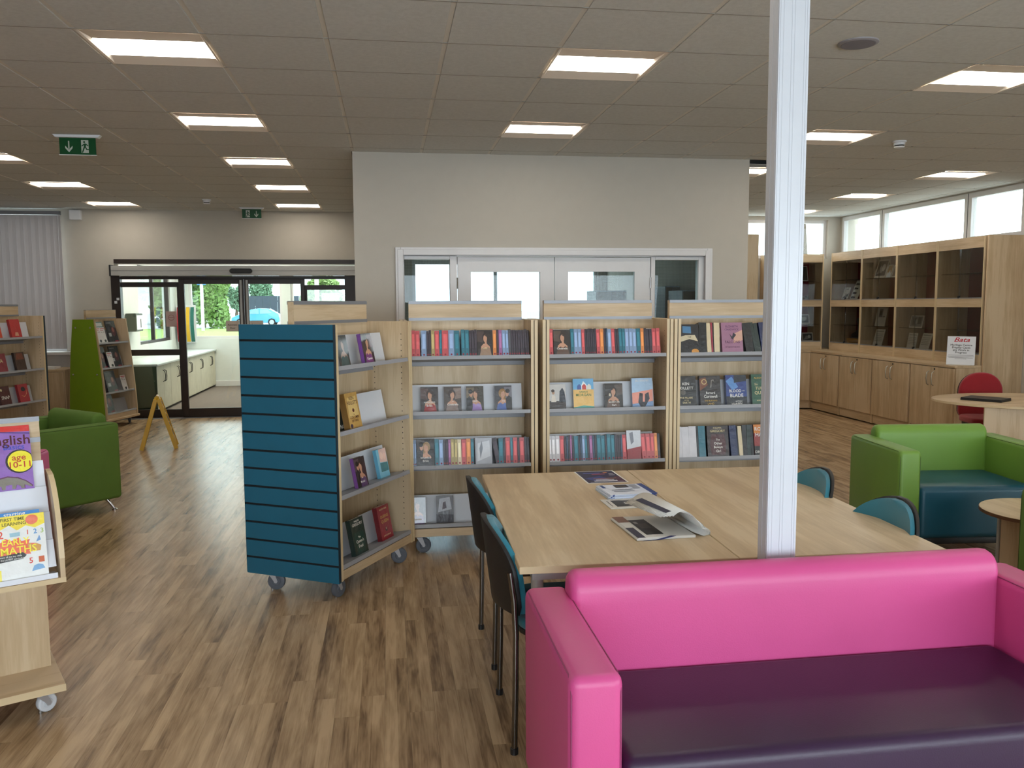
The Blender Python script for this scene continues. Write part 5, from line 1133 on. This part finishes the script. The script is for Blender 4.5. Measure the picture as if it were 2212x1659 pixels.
# ================================================================== WET FLOOR SIGN
ws = thing('wet_floor_sign', 'yellow folding floor sign standing by the entrance doors', 'sign', (-2.60, 9.95, 0), R(12))
for s in (-1, 1):
    M = Matrix.Translation((s*.010, 0, .585)) @ Matrix.Rotation(s*R(-16.5), 4, 'Y')
    b = MB(); b.prism([(-.15, -.605), (-.115, -.605), (-.09, -.52), (.09, -.52), (.115, -.605), (.15, -.605), (.115, -.02), (.07, .0), (-.07, .0), (-.115, -.02)], 'x', -.012, .012, 0, M)
    b.prism([(-.155, -.605), (-.135, -.605), (-.10, -.02), (-.12, -.02)], 'x', -.022, .022, 0, M); b.prism([(.135, -.605), (.155, -.605), (.12, -.02), (.10, -.02)], 'x', -.022, .022, 0, M)
    lf_ = b.build('leaf', yellow_pl, ws, bevel=.003)
    b = MB()
    for (z0, z1) in ((-.10, -.06), (-.19, -.15), (-.30, -.22), (-.36, -.32), (-.46, -.40)): b.box(s*.0125-.0008, s*.0125+.0008, -.085, .085, z0, z1, 0, M)
    b.build('warning_print', ink, lf_)
MB().tube([(0, -.075, .59), (0, .075, .59)], .016, 10).build('hinge', yellow_pl, ws)

# ================================================================== LEFT WINDOW CORNER
wc = struct(MB().box(-6.5, -4.40, YB-.02, YB-.002, .0, .94).build('trim_5', paint_white), 'white wall lining under the blind window', 'trim')
lc = thing('low_cabinet', 'low brown maple cabinet under the blind window', 'cabinet', (-5.0, 12.22, 0))
MB().box(-.75, .70, -.22, .30, .0, .74).build('carcass', maple['z'], lc, bevel=.002); MB().box(-.76, .71, -.235, .31, .74, .765).build('cabinet_top', maple['x'], lc, bevel=.002)
for a, c in ((-.74, -.02), (-.015, .69)):
    d = MB().box(a, c, -.24, -.222, .06, .73).build('door', maple['z'], lc, bevel=.001); MB().tube([((a+c)/2, -.24, .5), ((a+c)/2, -.262, .53), ((a+c)/2, -.262, .6), ((a+c)/2, -.24, .63)], .005, 6).build('handle', chrome, d)
o = MB().box(-.16, .16, -.11, .11, 0, .03).build('paper_pile', paper); o.location = (-4.62, 12.2, .766); tag(o, 'pile of white paper on the low cabinet below the blind', 'paper')
o = MB().box(-.03, .03, -.04, .04, 0, .18).build('wall_socket_box', white_pl, bevel=.006); o.location = (-4.16, YB-.045, .48); tag(o, 'small cream trunking box low on the wall by the tower', 'box')

# ================================================================== SIGNS AND CEILING FITTINGS
green_s = P('exit_sign_green', (4, 74, 36), .3, var=.02); sign_w = P('exit_sign_white', (188, 196, 186), .4, var=0)
def exit_sign(label, x, y, w, h, flip):
    t = thing('exit_sign', label, 'sign', (x, y, HC))
    MB().prism([(-w*.66, 0), (w*.66, 0), (w*.58, -.022), (-w*.58, -.022)], 'y', -.028, .028).build('ceiling_mount', white_pl, t, bevel=.003)
    pn = MB().box(-w/2, w/2, -.004, .004, -.022-h, -.022).build('sign_panel', green_s, t, bevel=.001)
    MB().box(-w/2-.004, w/2+.004, -.006, .006, -.026-h, -.021-h).build('edge_trim', white_pl, pn)
    def put(pl, m, name, y=-.0045, x0=0, sc=1):
        b = MB()
        for pp in pl:
            q = [(x0+(p[0]*sc), p[1]*sc) for p in pp]; ar = sum(q[k][0]*q[(k+1) % len(q)][1]-q[(k+1) % len(q)][0]*q[k][1] for k in range(len(q)))
            if ar < 0: q = q[::-1]
            b.add([(u, y, v-.022-h/2) for u, v in q], [tuple(range(len(q)))])
        b.build(name, m, pn)
    s = -1 if flip else 1; k = h/2
    put([[(-.07, .62), (.07, .62), (.07, -.3), (-.07, -.3)], [(0, -.72), (-.42, -.22), (-.42, .06), (-.0, -.40), (.42, .06), (.42, -.22)]], sign_w, 'arrow_symbol', x0=-s*w*.24, sc=k)
    put([[(-.42, -.76), (.42, -.76), (.42, .76), (-.42, .76)]], sign_w, 'doorway_symbol', x0=s*w*.2, sc=k)
    man = [poly(-.06, .52, .12, .12, 10), [(-.06, .36), (.16, .34), (.1, -.08), (-.14, -.06)], [(-.06, .36), (-.42, .06), (-.34, -.02), (-.02, .22)], [(.14, .34), (.42, .10), (.36, .02), (.10, .20)],
           [(-.14, -.04), (.04, -.08), (-.12, -.44), (-.24, -.74), (-.38, -.74), (-.26, -.4)], [(-.04, -.04), (.12, -.06), (.24, -.28), (.46, -.30), (.46, -.42), (.16, -.42)]]
    put(man, green_s, 'running_figure', -.0052, s*w*.2, k)
    return t
exit_sign('green exit sign hanging at the left, arrow left of the runner', -2.388, 7.19, .27, .13, False)
exit_sign('small green exit sign near the back wall, runner left of the arrow', -1.83, 12.15, .255, .125, True)
def detector(label, x, y):
    t = thing('smoke_detector', label, 'detector', (x, y, HC))
    MB().lathe([(0, 0), (.055, 0), (.055, -.008), (.046, -.014), (.03, -.016)], 20).build('base_plate', white_pl, t, smooth=True)
    MB().lathe([(.0, -.015), (.044, -.016), (.046, -.034), (.0, -.034)], 20).build('body', white_pl, t); MB().lathe([(0, -.034), (.036, -.034), (.036, -.044), (0, -.044)], 20).build('vent_ring', black_pl, t); MB().lathe([(0, -.044), (.043, -.044), (.038, -.054), (0, -.056)], 20).build('cap', white_pl, t, smooth=True)
detector('white smoke detector on the ceiling right of the post', 4.257, 6.655)
detector('tiny smoke detector on the ceiling near the far exit sign', -2.25, 11.3)
sp = thing('ceiling_speaker', 'round flat loudspeaker set in the ceiling right of the post', 'speaker', (2.435, 4.2, HC))
MB().lathe([(0, 0), (.10, 0), (.10, -.006), (.092, -.010), (.0, -.010)], 32).build('bezel', P('speaker_grey_white', (150, 146, 150), .6), sp, smooth=True); MB().lathe([(0, -.0102), (.086, -.0102), (.082, -.012), (0, -.012)], 32).build('grille', P('speaker_grille', (126, 122, 130), .7, bmp=.5, bscale=600), sp)
o = MB().box(-.075, .075, -.07, .0, -.13, .0).build('alarm_box', white_pl, bevel=.008); o.location = (-4.25, YB, 2.93); tag(o, 'small cream alarm box high on the back wall right of the blind', 'box')

# ================================================================== HERITAGE CORNER: base cabinets, glass cases
handle_m = P('brushed_nickel', (150, 138, 120), .35, metal=.8)
FX, CX = 6.30, 6.60     # front planes of the base cabinets and of the display cases
CUP = .823
def base_cabinet(label, M, w, doors=2, group='heritage base cabinets'):
    """cabinet facing local -y, width along x from 0 to w, depth .70; top surface added separately"""
    t = thing('base_cabinet', label, 'cabinet'); t['group'] = group; t.matrix_world = M
    MB().box(.002, w-.002, .02, .70, .115, .862).build('carcass', maple['z'], t)
    MB().box(.0, .018, .001, .70, .012, .862).build('side_panel', maple['z'], t); MB().box(w-.018, w, .001, .70, .012, .862).build('side_panel', maple['z'], t)
    MB().box(.018, w-.018, .012, .03, .015, .130).build('plinth', maple['x'], t); MB().box(.01, w-.01, .05, .6, 0, .05).build('shadow_base', gap_black, t)  # black box paints the dark shadow gap at the floor
    n = doors; dw = (w-.036)/n
    for k in range(n):
        a, c = .018+dw*k+.0015, .018+dw*(k+1)-.0015
        d = MB().box(a, c, -.018, .0, .135, .855).build('door', maple['z'], t, bevel=.001)
        hx = (c-.045 if k == 0 else a+.045) if n == 2 else c-.05
        MB().tube([(hx, -.018, .80), (hx-.004, -.04, .785), (hx-.008, -.046, .715), (hx-.004, -.04, .65), (hx, -.018, .635)], .006, 6).build('handle', handle_m, d, smooth=True)
        if k == n-1:
            l = MB().lathe([(0, 0), (.011, 0), (.011, .004), (0, .005)], 10).build('lock', gap_black, d); l.matrix_local = Matrix.Translation((hx+(.012 if n == 2 else .02), -.018, .83)) @ Matrix.Rotation(PI/2, 4, 'X')
    return t
def rightM(y): return Matrix.Translation((FX, y, 0)) @ Matrix.Rotation(-PI/2, 4, 'Z')    # local x runs toward -Y, local -y faces -X
YC = 11.90
nm = ['farthest', 'second from the corner', 'third from the corner', 'nearest, beside the red chair']
for k in range(4): base_cabinet('two-door maple base cabinet, %s, under the glass cases' % nm[k], rightM(YC-CUP*k), CUP)
base_cabinet('maple base cabinet in the back corner beside the post', Matrix.Translation((FX-CUP, YC, 0)), CUP, 2)
ct = tag(MB().prism([(FX-CUP, YC-.02), (FX-.02, YC-.02), (FX-.02, YC-4*CUP), (FX+.72, YC-4*CUP), (FX+.72, YC+.69), (FX-CUP, YC+.69)], 'z', .863, .89).build('worktop', maple['y'], bevel=.002), 'L-shaped maple worktop over the heritage base cabinets', 'worktop')
def glass_case(label, M, w, content=None):
    t = thing('display_case', label, 'display case'); t['group'] = 'heritage glass display cases'; t.matrix_world = M
    z0, z1, d = .891, 2.34, .44
    for a in (0, w-.018): MB().box(a, a+.018, 0, d, z0, z1).build('side_panel', maple['z'], t); 
    for a in (-.0, w-.018): MB().box(a, a+.018, -.001, .001, z0, z1).build('edge_band', maple_edge, t)
    MB().box(.018, w-.018, d-.018, d, z0, z1).build('back_felt', red_back, t)
    for (a, c) in ((z0, 1.01), (1.545, 1.645), (2.215, z1)): MB().box(.018, w-.018, .002, .02, a, c).build('rail', maple['x'], t); 
    for z in (1.0, 1.635): MB().box(.018, w-.018, .02, d-.018, z-.016, z).build('deck', maple['x'], t)
    MB().box(.018, w-.018, .02, d-.018, z1-.02, z1-.002).build('roof_board', maple['x'], t); MB().box(.018, w-.018, .02, d-.018, 1.55, 1.566).build('deck', maple['x'], t)
    for (a, c) in ((1.012, 1.543), (1.647, 2.213)):
        for x0, x1, yy in ((.02, w/2+.015, .006), (w/2-.015, w-.02, .013)): MB().box(x0, x1, yy, yy+.004, a, c).build('sliding_pane', glass_tint, t)
        MB().box(.018, w-.018, .0, .02, a-.004, a+.008).build('glass_track', alu, t); MB().box(w/2-.012, w/2+.012, -.004, .016, a+.0, a+.03).build('lock', black_pl, t)
    for z in (1.27, 1.93): MB().box(.025, w-.025, .05, d-.03, z, z+.006).build('glass_shelf', glass_tint, t)
    return t
def caseM(y): return Matrix.Translation((CX, y, 0)) @ Matrix.Rotation(-PI/2, 4, 'Z')
CY = 11.93
cn = ['in the corner, with the dark boot', 'second from the corner, with upright documents', 'third from the corner, with small framed photograph', 'nearest, almost empty, behind the white sign']
for k in range(4): glass_case('glass-fronted maple display case, %s' % cn[k], caseM(CY-CUP*1.004*k), CUP)
glass_case('glass-fronted maple display case on the back wall beside the post', Matrix.Translation((CX-CUP, YC+.25, 0)), CUP)
tag(MB().box(6.607, 7.095, 8.580, 8.604, .0, 2.345).build('tall_board', maple['z'], bevel=.001), 'plain tall maple end board closing the heritage cases at the right', 'panel')
tp2 = thing('tall_cupboard', 'tall maple cupboard on the back wall left of the post', 'cupboard', (0, 0, 0))
MB().box(4.47, 5.47, 12.0, 12.58, .03, 2.62).build('carcass', maple['z'], tp2, bevel=.002); MB().box(4.49, 5.45, 12.05, 12.58, 0, .03).build('plinth', gap_black, tp2)
for a, c in ((4.475, 4.968), (4.972, 5.465)): d = MB().box(a, c, 11.982, 11.999, .05, 2.61).build('door', maple['z'], tp2, bevel=.001); MB().tube([(a+.05, 11.982, 1.1), (a+.05, 11.955, 1.13), (a+.05, 11.955, 1.22), (a+.05, 11.982, 1.25)], .006, 6).build('handle', handle_m, d)
# exhibits: each stands on a deck or glass shelf of its case
def exhibit(name, label, cat, case_k, x, y, z, w, h, lean, shapes, back=False, rz=0):
    M = (caseM(CY-CUP*1.004*case_k) if not back else Matrix.Translation((CX-CUP, YC+.25, 0))) @ Matrix.Translation((x-(0 if back or y > .3 else .72*y), y*(1 if back or y > .3 else .5), z)) @ Matrix.Rotation(rz, 4, 'Z') @ Matrix.Rotation(-lean, 4, 'X')
    b = MB(); mats = [P('exhibit_card', (190, 188, 182), .6)]
    b.box(-w/2, w/2, 0, .006, 0, h)
    for i, (c, pl) in enumerate(shapes):
        m = P('exhibit_%d_%d_%d' % tuple(c), c, .6)
        if m not in mats: mats.append(m)
        q = [(-w/2+u*w, v*h) for u, v in pl]; ar = sum(q[k][0]*q[(k+1) % len(q)][1]-q[(k+1) % len(q)][0]*q[k][1] for k in range(len(q)))
        if ar < 0: q = q[::-1]
        b.add([(u, -.0004*(i+1), v) for u, v in q], [tuple(range(len(q)))], mats.index(m))
    o = b.build(name, mats); o.matrix_world = M; return tag(o, label, cat, 'heritage exhibits')
ph = [((60, 60, 62), rect(.08, .92, .12, .9)), ((130, 130, 130), [(.1, .2), (.4, .7), (.6, .3)]), ((170, 170, 168), poly(.65, .55, .15, .2))]
doc = [((120, 118, 114), rect(.1, .9, .86, .9)), ((150, 148, 144), rect(.1, .9, .7, .74)), ((150, 148, 144), rect(.1, .9, .6, .64)), ((150, 148, 144), rect(.1, .8, .5, .54)), ((150, 148, 144), rect(.1, .9, .4, .44)), ((150, 148, 144), rect(.1, .9, .3, .34))]
hand = [((70, 70, 72), [(.1, .1), (.9, .3), (.9, .55), (.5, .4), (.1, .2)]), ((90, 90, 92), rect(.3, .7, .82, .9))]
shoes = [((40, 40, 42), [(.1, .1+.22*k), (.6, .1+.22*k), (.62, .17+.22*k), (.3, .2+.22*k), (.1, .2+.22*k)]) for k in range(4)]
exhibit('exhibit_card', 'white card with a hand picture, upper left in the corner case', 'card', 0, .36, .16, 1.637, .17, .20, R(18), hand)
exhibit('exhibit_card', 'tall white card with dark shoe pictures in the corner case', 'card', 0, .60, .18, 1.637, .20, .31, R(22), shoes)
exhibit('exhibit_photo', 'dark framed picture at the back of the corner case', 'picture', 0, .66, .36, 1.92, .2, .28, R(4), [((40, 36, 36), rect(.1, .9, .1, .9)), ((80, 70, 66), rect(.3, .7, .3, .7))])
exhibit('exhibit_photo', 'white-framed black photograph on the upper shelf, second case', 'picture', 1, .42, .20, 1.937, .26, .27, R(16), ph)
exhibit('exhibit_card', 'cream card with a pale triangle beside the white-framed photograph', 'card', 1, .62, .20, 1.937, .12, .18, R(16), [((150, 120, 70), rect(.1, .9, .4, .95)), ((190, 205, 220), [(.1, .02), (.9, .02), (.6, .6)])])
exhibit('exhibit_card', 'slim card at the right of the upper shelf, second case', 'card', 1, .74, .20, 1.937, .09, .17, R(16), [((110, 90, 80), rect(.15, .85, .1, .9))])
exhibit('exhibit_document', 'upright document with a picture, upper half of the second lower case', 'document', 1, .46, .25, 1.278, .24, .25, R(10), [((110, 110, 112), rect(.25, .6, .5, .95)), ((60, 60, 62), rect(.3, .5, .6, .85)), ((120, 118, 116), rect(.65, .9, .5, .56))])
exhibit('exhibit_document', 'typed white page leaning in the bottom of the second case', 'document', 1, .42, .15, 1.002, .22, .24, R(14), doc)
exhibit('exhibit_photo', 'small grey framed group photograph on the shelf, third case', 'picture', 2, .44, .22, 1.278, .27, .16, R(12), [((110, 112, 110), rect(.06, .94, .08, .92)), ((60, 64, 62), rect(.2, .45, .2, .8)), ((150, 150, 146), poly(.5, .5, .08, .2)), ((40, 42, 42), rect(.6, .85, .3, .85))])
exhibit('exhibit_document', 'left typed page standing in the bottom of the third case', 'document', 2, .36, .14, 1.002, .19, .21, R(10), doc)
exhibit('exhibit_document', 'right typed page standing in the bottom of the third case', 'document', 2, .62, .16, 1.002, .19, .22, R(16), doc)
exhibit('exhibit_photo', 'dim picture on the back of the lower corner case', 'picture', 0, .66, .36, 1.32, .2, .22, R(4), ph)
for k, (x, z, w, h) in enumerate(((.28, 1.937, .2, .22), (.56, 1.937, .24, .24), (.30, 1.278, .22, .17), (.6, 1.278, .26, .15), (.42, 1.002, .26, .15), (.70, 1.002, .18, .14))):
    exhibit('exhibit_photo', ['dark picture at the left', 'brown picture at the right', 'grey photograph on the left', 'wide grey photograph on the right', 'white-framed photograph of a slope', 'small photograph with a fan shape'][k]+[' of the back-wall case\'s top shelf', ' of the back-wall case\'s top shelf', ' of the back-wall case\'s lower shelf', ' of the back-wall case\'s lower shelf', ' at the bottom of the back-wall case', ' at the bottom of the back-wall case'][k], 'picture', 0, x, .2, z, w, h, R(12), ([((44, 36, 34), rect(.04, .96, .05, .95)), ((90, 60, 44), poly(.5, .5, .2, .2))] if k < 2 else ph), True)
for k, (x, w, h, c) in enumerate(((.34, .05, .16, (150, 90, 60)), (.41, .06, .13, (196, 186, 160)), (.49, .05, .14, (170, 150, 100)), (.57, .07, .10, (150, 140, 120)), (.66, .08, .07, (60, 56, 54)))):
    M = Matrix.Translation((CX-CUP, YC+.25, 0)) @ Matrix.Translation((x, .2, 1.6355)); o = MB().lathe([(0, 0), (w/2, 0), (w/2, h*.7), (w*.3, h*.8), (w*.28, h), (0, h)], 12).build('exhibit_tin', P('exhibit_tin_%d' % k, c, .5)); o.matrix_world = M
    tag(o, '%s little container, %s in the back-wall case\'s row' % (['reddish brown', 'cream', 'mustard', 'beige', 'low dark grey'][k], ordinal(k)), 'container', 'exhibits in the back-wall case')
bt = thing('boot', 'black leather boot on a wooden block in the corner case', 'boot'); bt.matrix_world = caseM(CY) @ Matrix.Translation((.50, .20, 1.082))
leather = P('black_leather', (16, 18, 18), .5)
MB().prism([(-.16, .012), (.14, .012), (.15, .10), (.14, .22), (.20, .26), (.18, .30), (-.02, .30), (-.03, .26), (0, .2), (0, .13), (-.08, .09), (-.15, .07), (-.17, .04)], 'y', -.045, .045).build('upper', leather, bt, bevel=.018, seg=3); MB().box(-.17, .15, -.05, .05, 0, .016).build('sole', rubber, bt, bevel=.004)
wb = MB().box(-.18, .18, -.09, .09, 0, .045).box(-.16, -.12, -.09, .09, -.03, 0).box(.12, .16, -.09, .09, -.03, 0).build('wooden_block', P('yellow_pine', (176, 128, 58), .6), bevel=.002); wb.matrix_world = caseM(CY) @ Matrix.Translation((.48, .20, 1.034)); tag(wb, 'yellowish wooden stand beneath the black boot', 'stand')
# the white notice on the counter
bs = thing('counter_sign', 'white acrylic sign with red heading standing on the counter', 'sign', (6.445, 8.745, .8905), R(-46))
SM = Matrix.Rotation(R(-6), 4, 'X')
o = MB().box(-.145, .145, -.002, .002, 0, .325, 0, SM).build('sign_sheet', white_pl, bs); MB().box(-.145, .145, -.002, .06, 0, .003).build('foot', glass, bs)
red_ink = P('red_sign_ink', (190, 20, 44), .5, var=0)
def st(body, sz, z, m, sx=1, shear=0, d=.0004): text(body, sz, SM @ Matrix.Translation((0, -.0026, z)), m, bs, 'sign_text', sx=sx, shear=shear, depth=d)
st('Bata', .072, .285, red_ink, 1.3, .35, .0008)
for l, z in (('Heritage Centre', .226), ('Display Cases', .197), ('are Work in', .168), ('Progress', .140)): st(l, .030, z, ink, 1.12)
b = MB()
for k, (w) in enumerate((.26, .27, .25, .12)): b.box(-w/2, w/2, -.0024, -.002, .108-.014*k, .112-.014*k, 0, SM)
b.build('small_print', P('grey_print', (110, 110, 112), .6), bs)

# ================================================================== RIGHT: desk, red chair, coffee table
dk_ = thing('oval_desk', 'maple oval-ended desk with a panel leg at the right edge', 'desk', (0, 0, 0))
cx, cy0 = 5.72, 6.72; el = [(cx+.86*math.cos(t)*math.cos(R(-20))-.60*math.sin(t)*math.sin(R(-20)), cy0+.86*math.cos(t)*math.sin(R(-20))+.60*math.sin(t)*math.cos(R(-20))) for t in [2*PI*k/40 for k in range(40)]]
tp_ = MB().prism(el, 'z', .705, .73).build('desk_top', maple['x'], dk_, bevel=.006, seg=3); MB().prism([(cx+(p[0]-cx)*1.0008, cy0+(p[1]-cy0)*1.0008) for p in el], 'z', .709, .726).build('edge_band', maple_edge, tp_)
MB().box(0, 1.35, 0, .025, .03, .704, 0, TR(5.04, 6.50, 0, R(-22))).build('panel_leg', maple['z'], dk_); MB().box(0, 1.32, .005, .02, 0, .03, 0, TR(5.055, 6.505, 0, R(-22))).build('plinth', gap_black, dk_)
lp = thing('laptop', 'closed black laptop on the oval desk', 'laptop', (5.27, 6.79, .7305), R(-57))
MB().box(-.17, .17, -.12, .12, 0, .014).build('base', black_pl, lp, bevel=.004); MB().box(-.168, .168, -.118, .12, .0145, .024).build('lid', P('laptop_lid', (22, 22, 24), .45), lp, bevel=.003)
def task_chair(label, x, y, rz):
    t = thing('task_chair', label, 'chair', (x, y, 0), rz)
    bk_ = rounded_rect(.42, .48, .19, 8, 0, .66, .10)
    MB().prism(bk_, 'y', .205, .26).build('backrest', red_fab, t, bevel=.022, seg=4, smooth=True)
    MB().prism([(p[0]*.98, .66+(p[1]-.66)*.98) for p in bk_], 'y', .262, .275).build('back_shell', black_pl, t, bevel=.004)
    MB().prism(rounded_rect(.46, .45, .10, 5), 'z', .42, .485).build('seat', red_fab, t, bevel=.022, seg=4, smooth=True)
    MB().prism(rounded_rect(.42, .40, .09, 5), 'z', .395, .42).build('seat_pan', black_pl, t)
    MB().tube([(0, .06, .40), (0, .27, .40), (0, .29, .46), (0, .282, .60)], .014, 8).build('back_stem', black_pl, t); MB().tube([(0, 0, .40), (0, 0, .09)], .024, 12).build('gas_column', black_pl, t)
    for k in range(5):
        a = 2*PI*k/5; lg = MB().tube([(0, 0, .10), (.26*math.cos(a), .26*math.sin(a), .065)], [.022, .014], 8).build('leg', black_pl, t)
        castor(lg, .27*math.cos(a), .27*math.sin(a), .025, black_pl, a, .065)
task_chair('red upholstered office chair behind the oval desk', 5.83, 7.44, R(-14))
cf = thing('coffee_table', 'low round maple coffee table with brown edge by the tub chairs', 'table', (3.575, 4.125, 0))
CR = .305
MB().lathe([(0, .43), (CR, .43), (CR, .4485), (0, .4485)], 40).build('edge', P('brown_table_edge', (92, 58, 34), .5), cf); MB().lathe([(0, .4485), (CR-.002, .4485), (CR-.003, .45), (0, .45)], 40).build('table_top', maple_table, cf)
for a in (0, 90): MB().box(-.20, .20, -.012, .012, .02, .43, 0, Matrix.Rotation(R(a+28), 4, 'Z')).build('leg_panel', maple['z'], cf)
for k in range(4):
    a = R(90*k+28); MB().tube([(.215*math.cos(a), .215*math.sin(a), 0), (.215*math.cos(a), .215*math.sin(a), .43)], .012, 10).build('leg', alu_dull, cf, smooth=True)
def mag_print(o, t): flat_poly(o, t, [((70, 90, 80), rect(-.06, .06, -.09, .0)), ((60, 60, 66), rect(-.05, .03, .03, .09))])
sheet('magazine', 'magazine lying on the round coffee table by the right edge', 'magazine', 3.66, 4.10, R(35), .15, .21, .4505, paper, mag_print, .003)

# lettering becomes plain mesh
bpy.context.view_layer.update()
dg = bpy.context.evaluated_depsgraph_get()
for o in [o for o in bpy.data.objects if o.type == 'FONT']:
    me = bpy.data.meshes.new_from_object(o.evaluated_get(dg)); n = o.name; par = o.parent; M = o.matrix_local.copy(); m = o.data.materials[0]
    bpy.data.objects.remove(o)
    q = obj(n, me, par); q.matrix_local = M
    if not me.materials: me.materials.append(m)
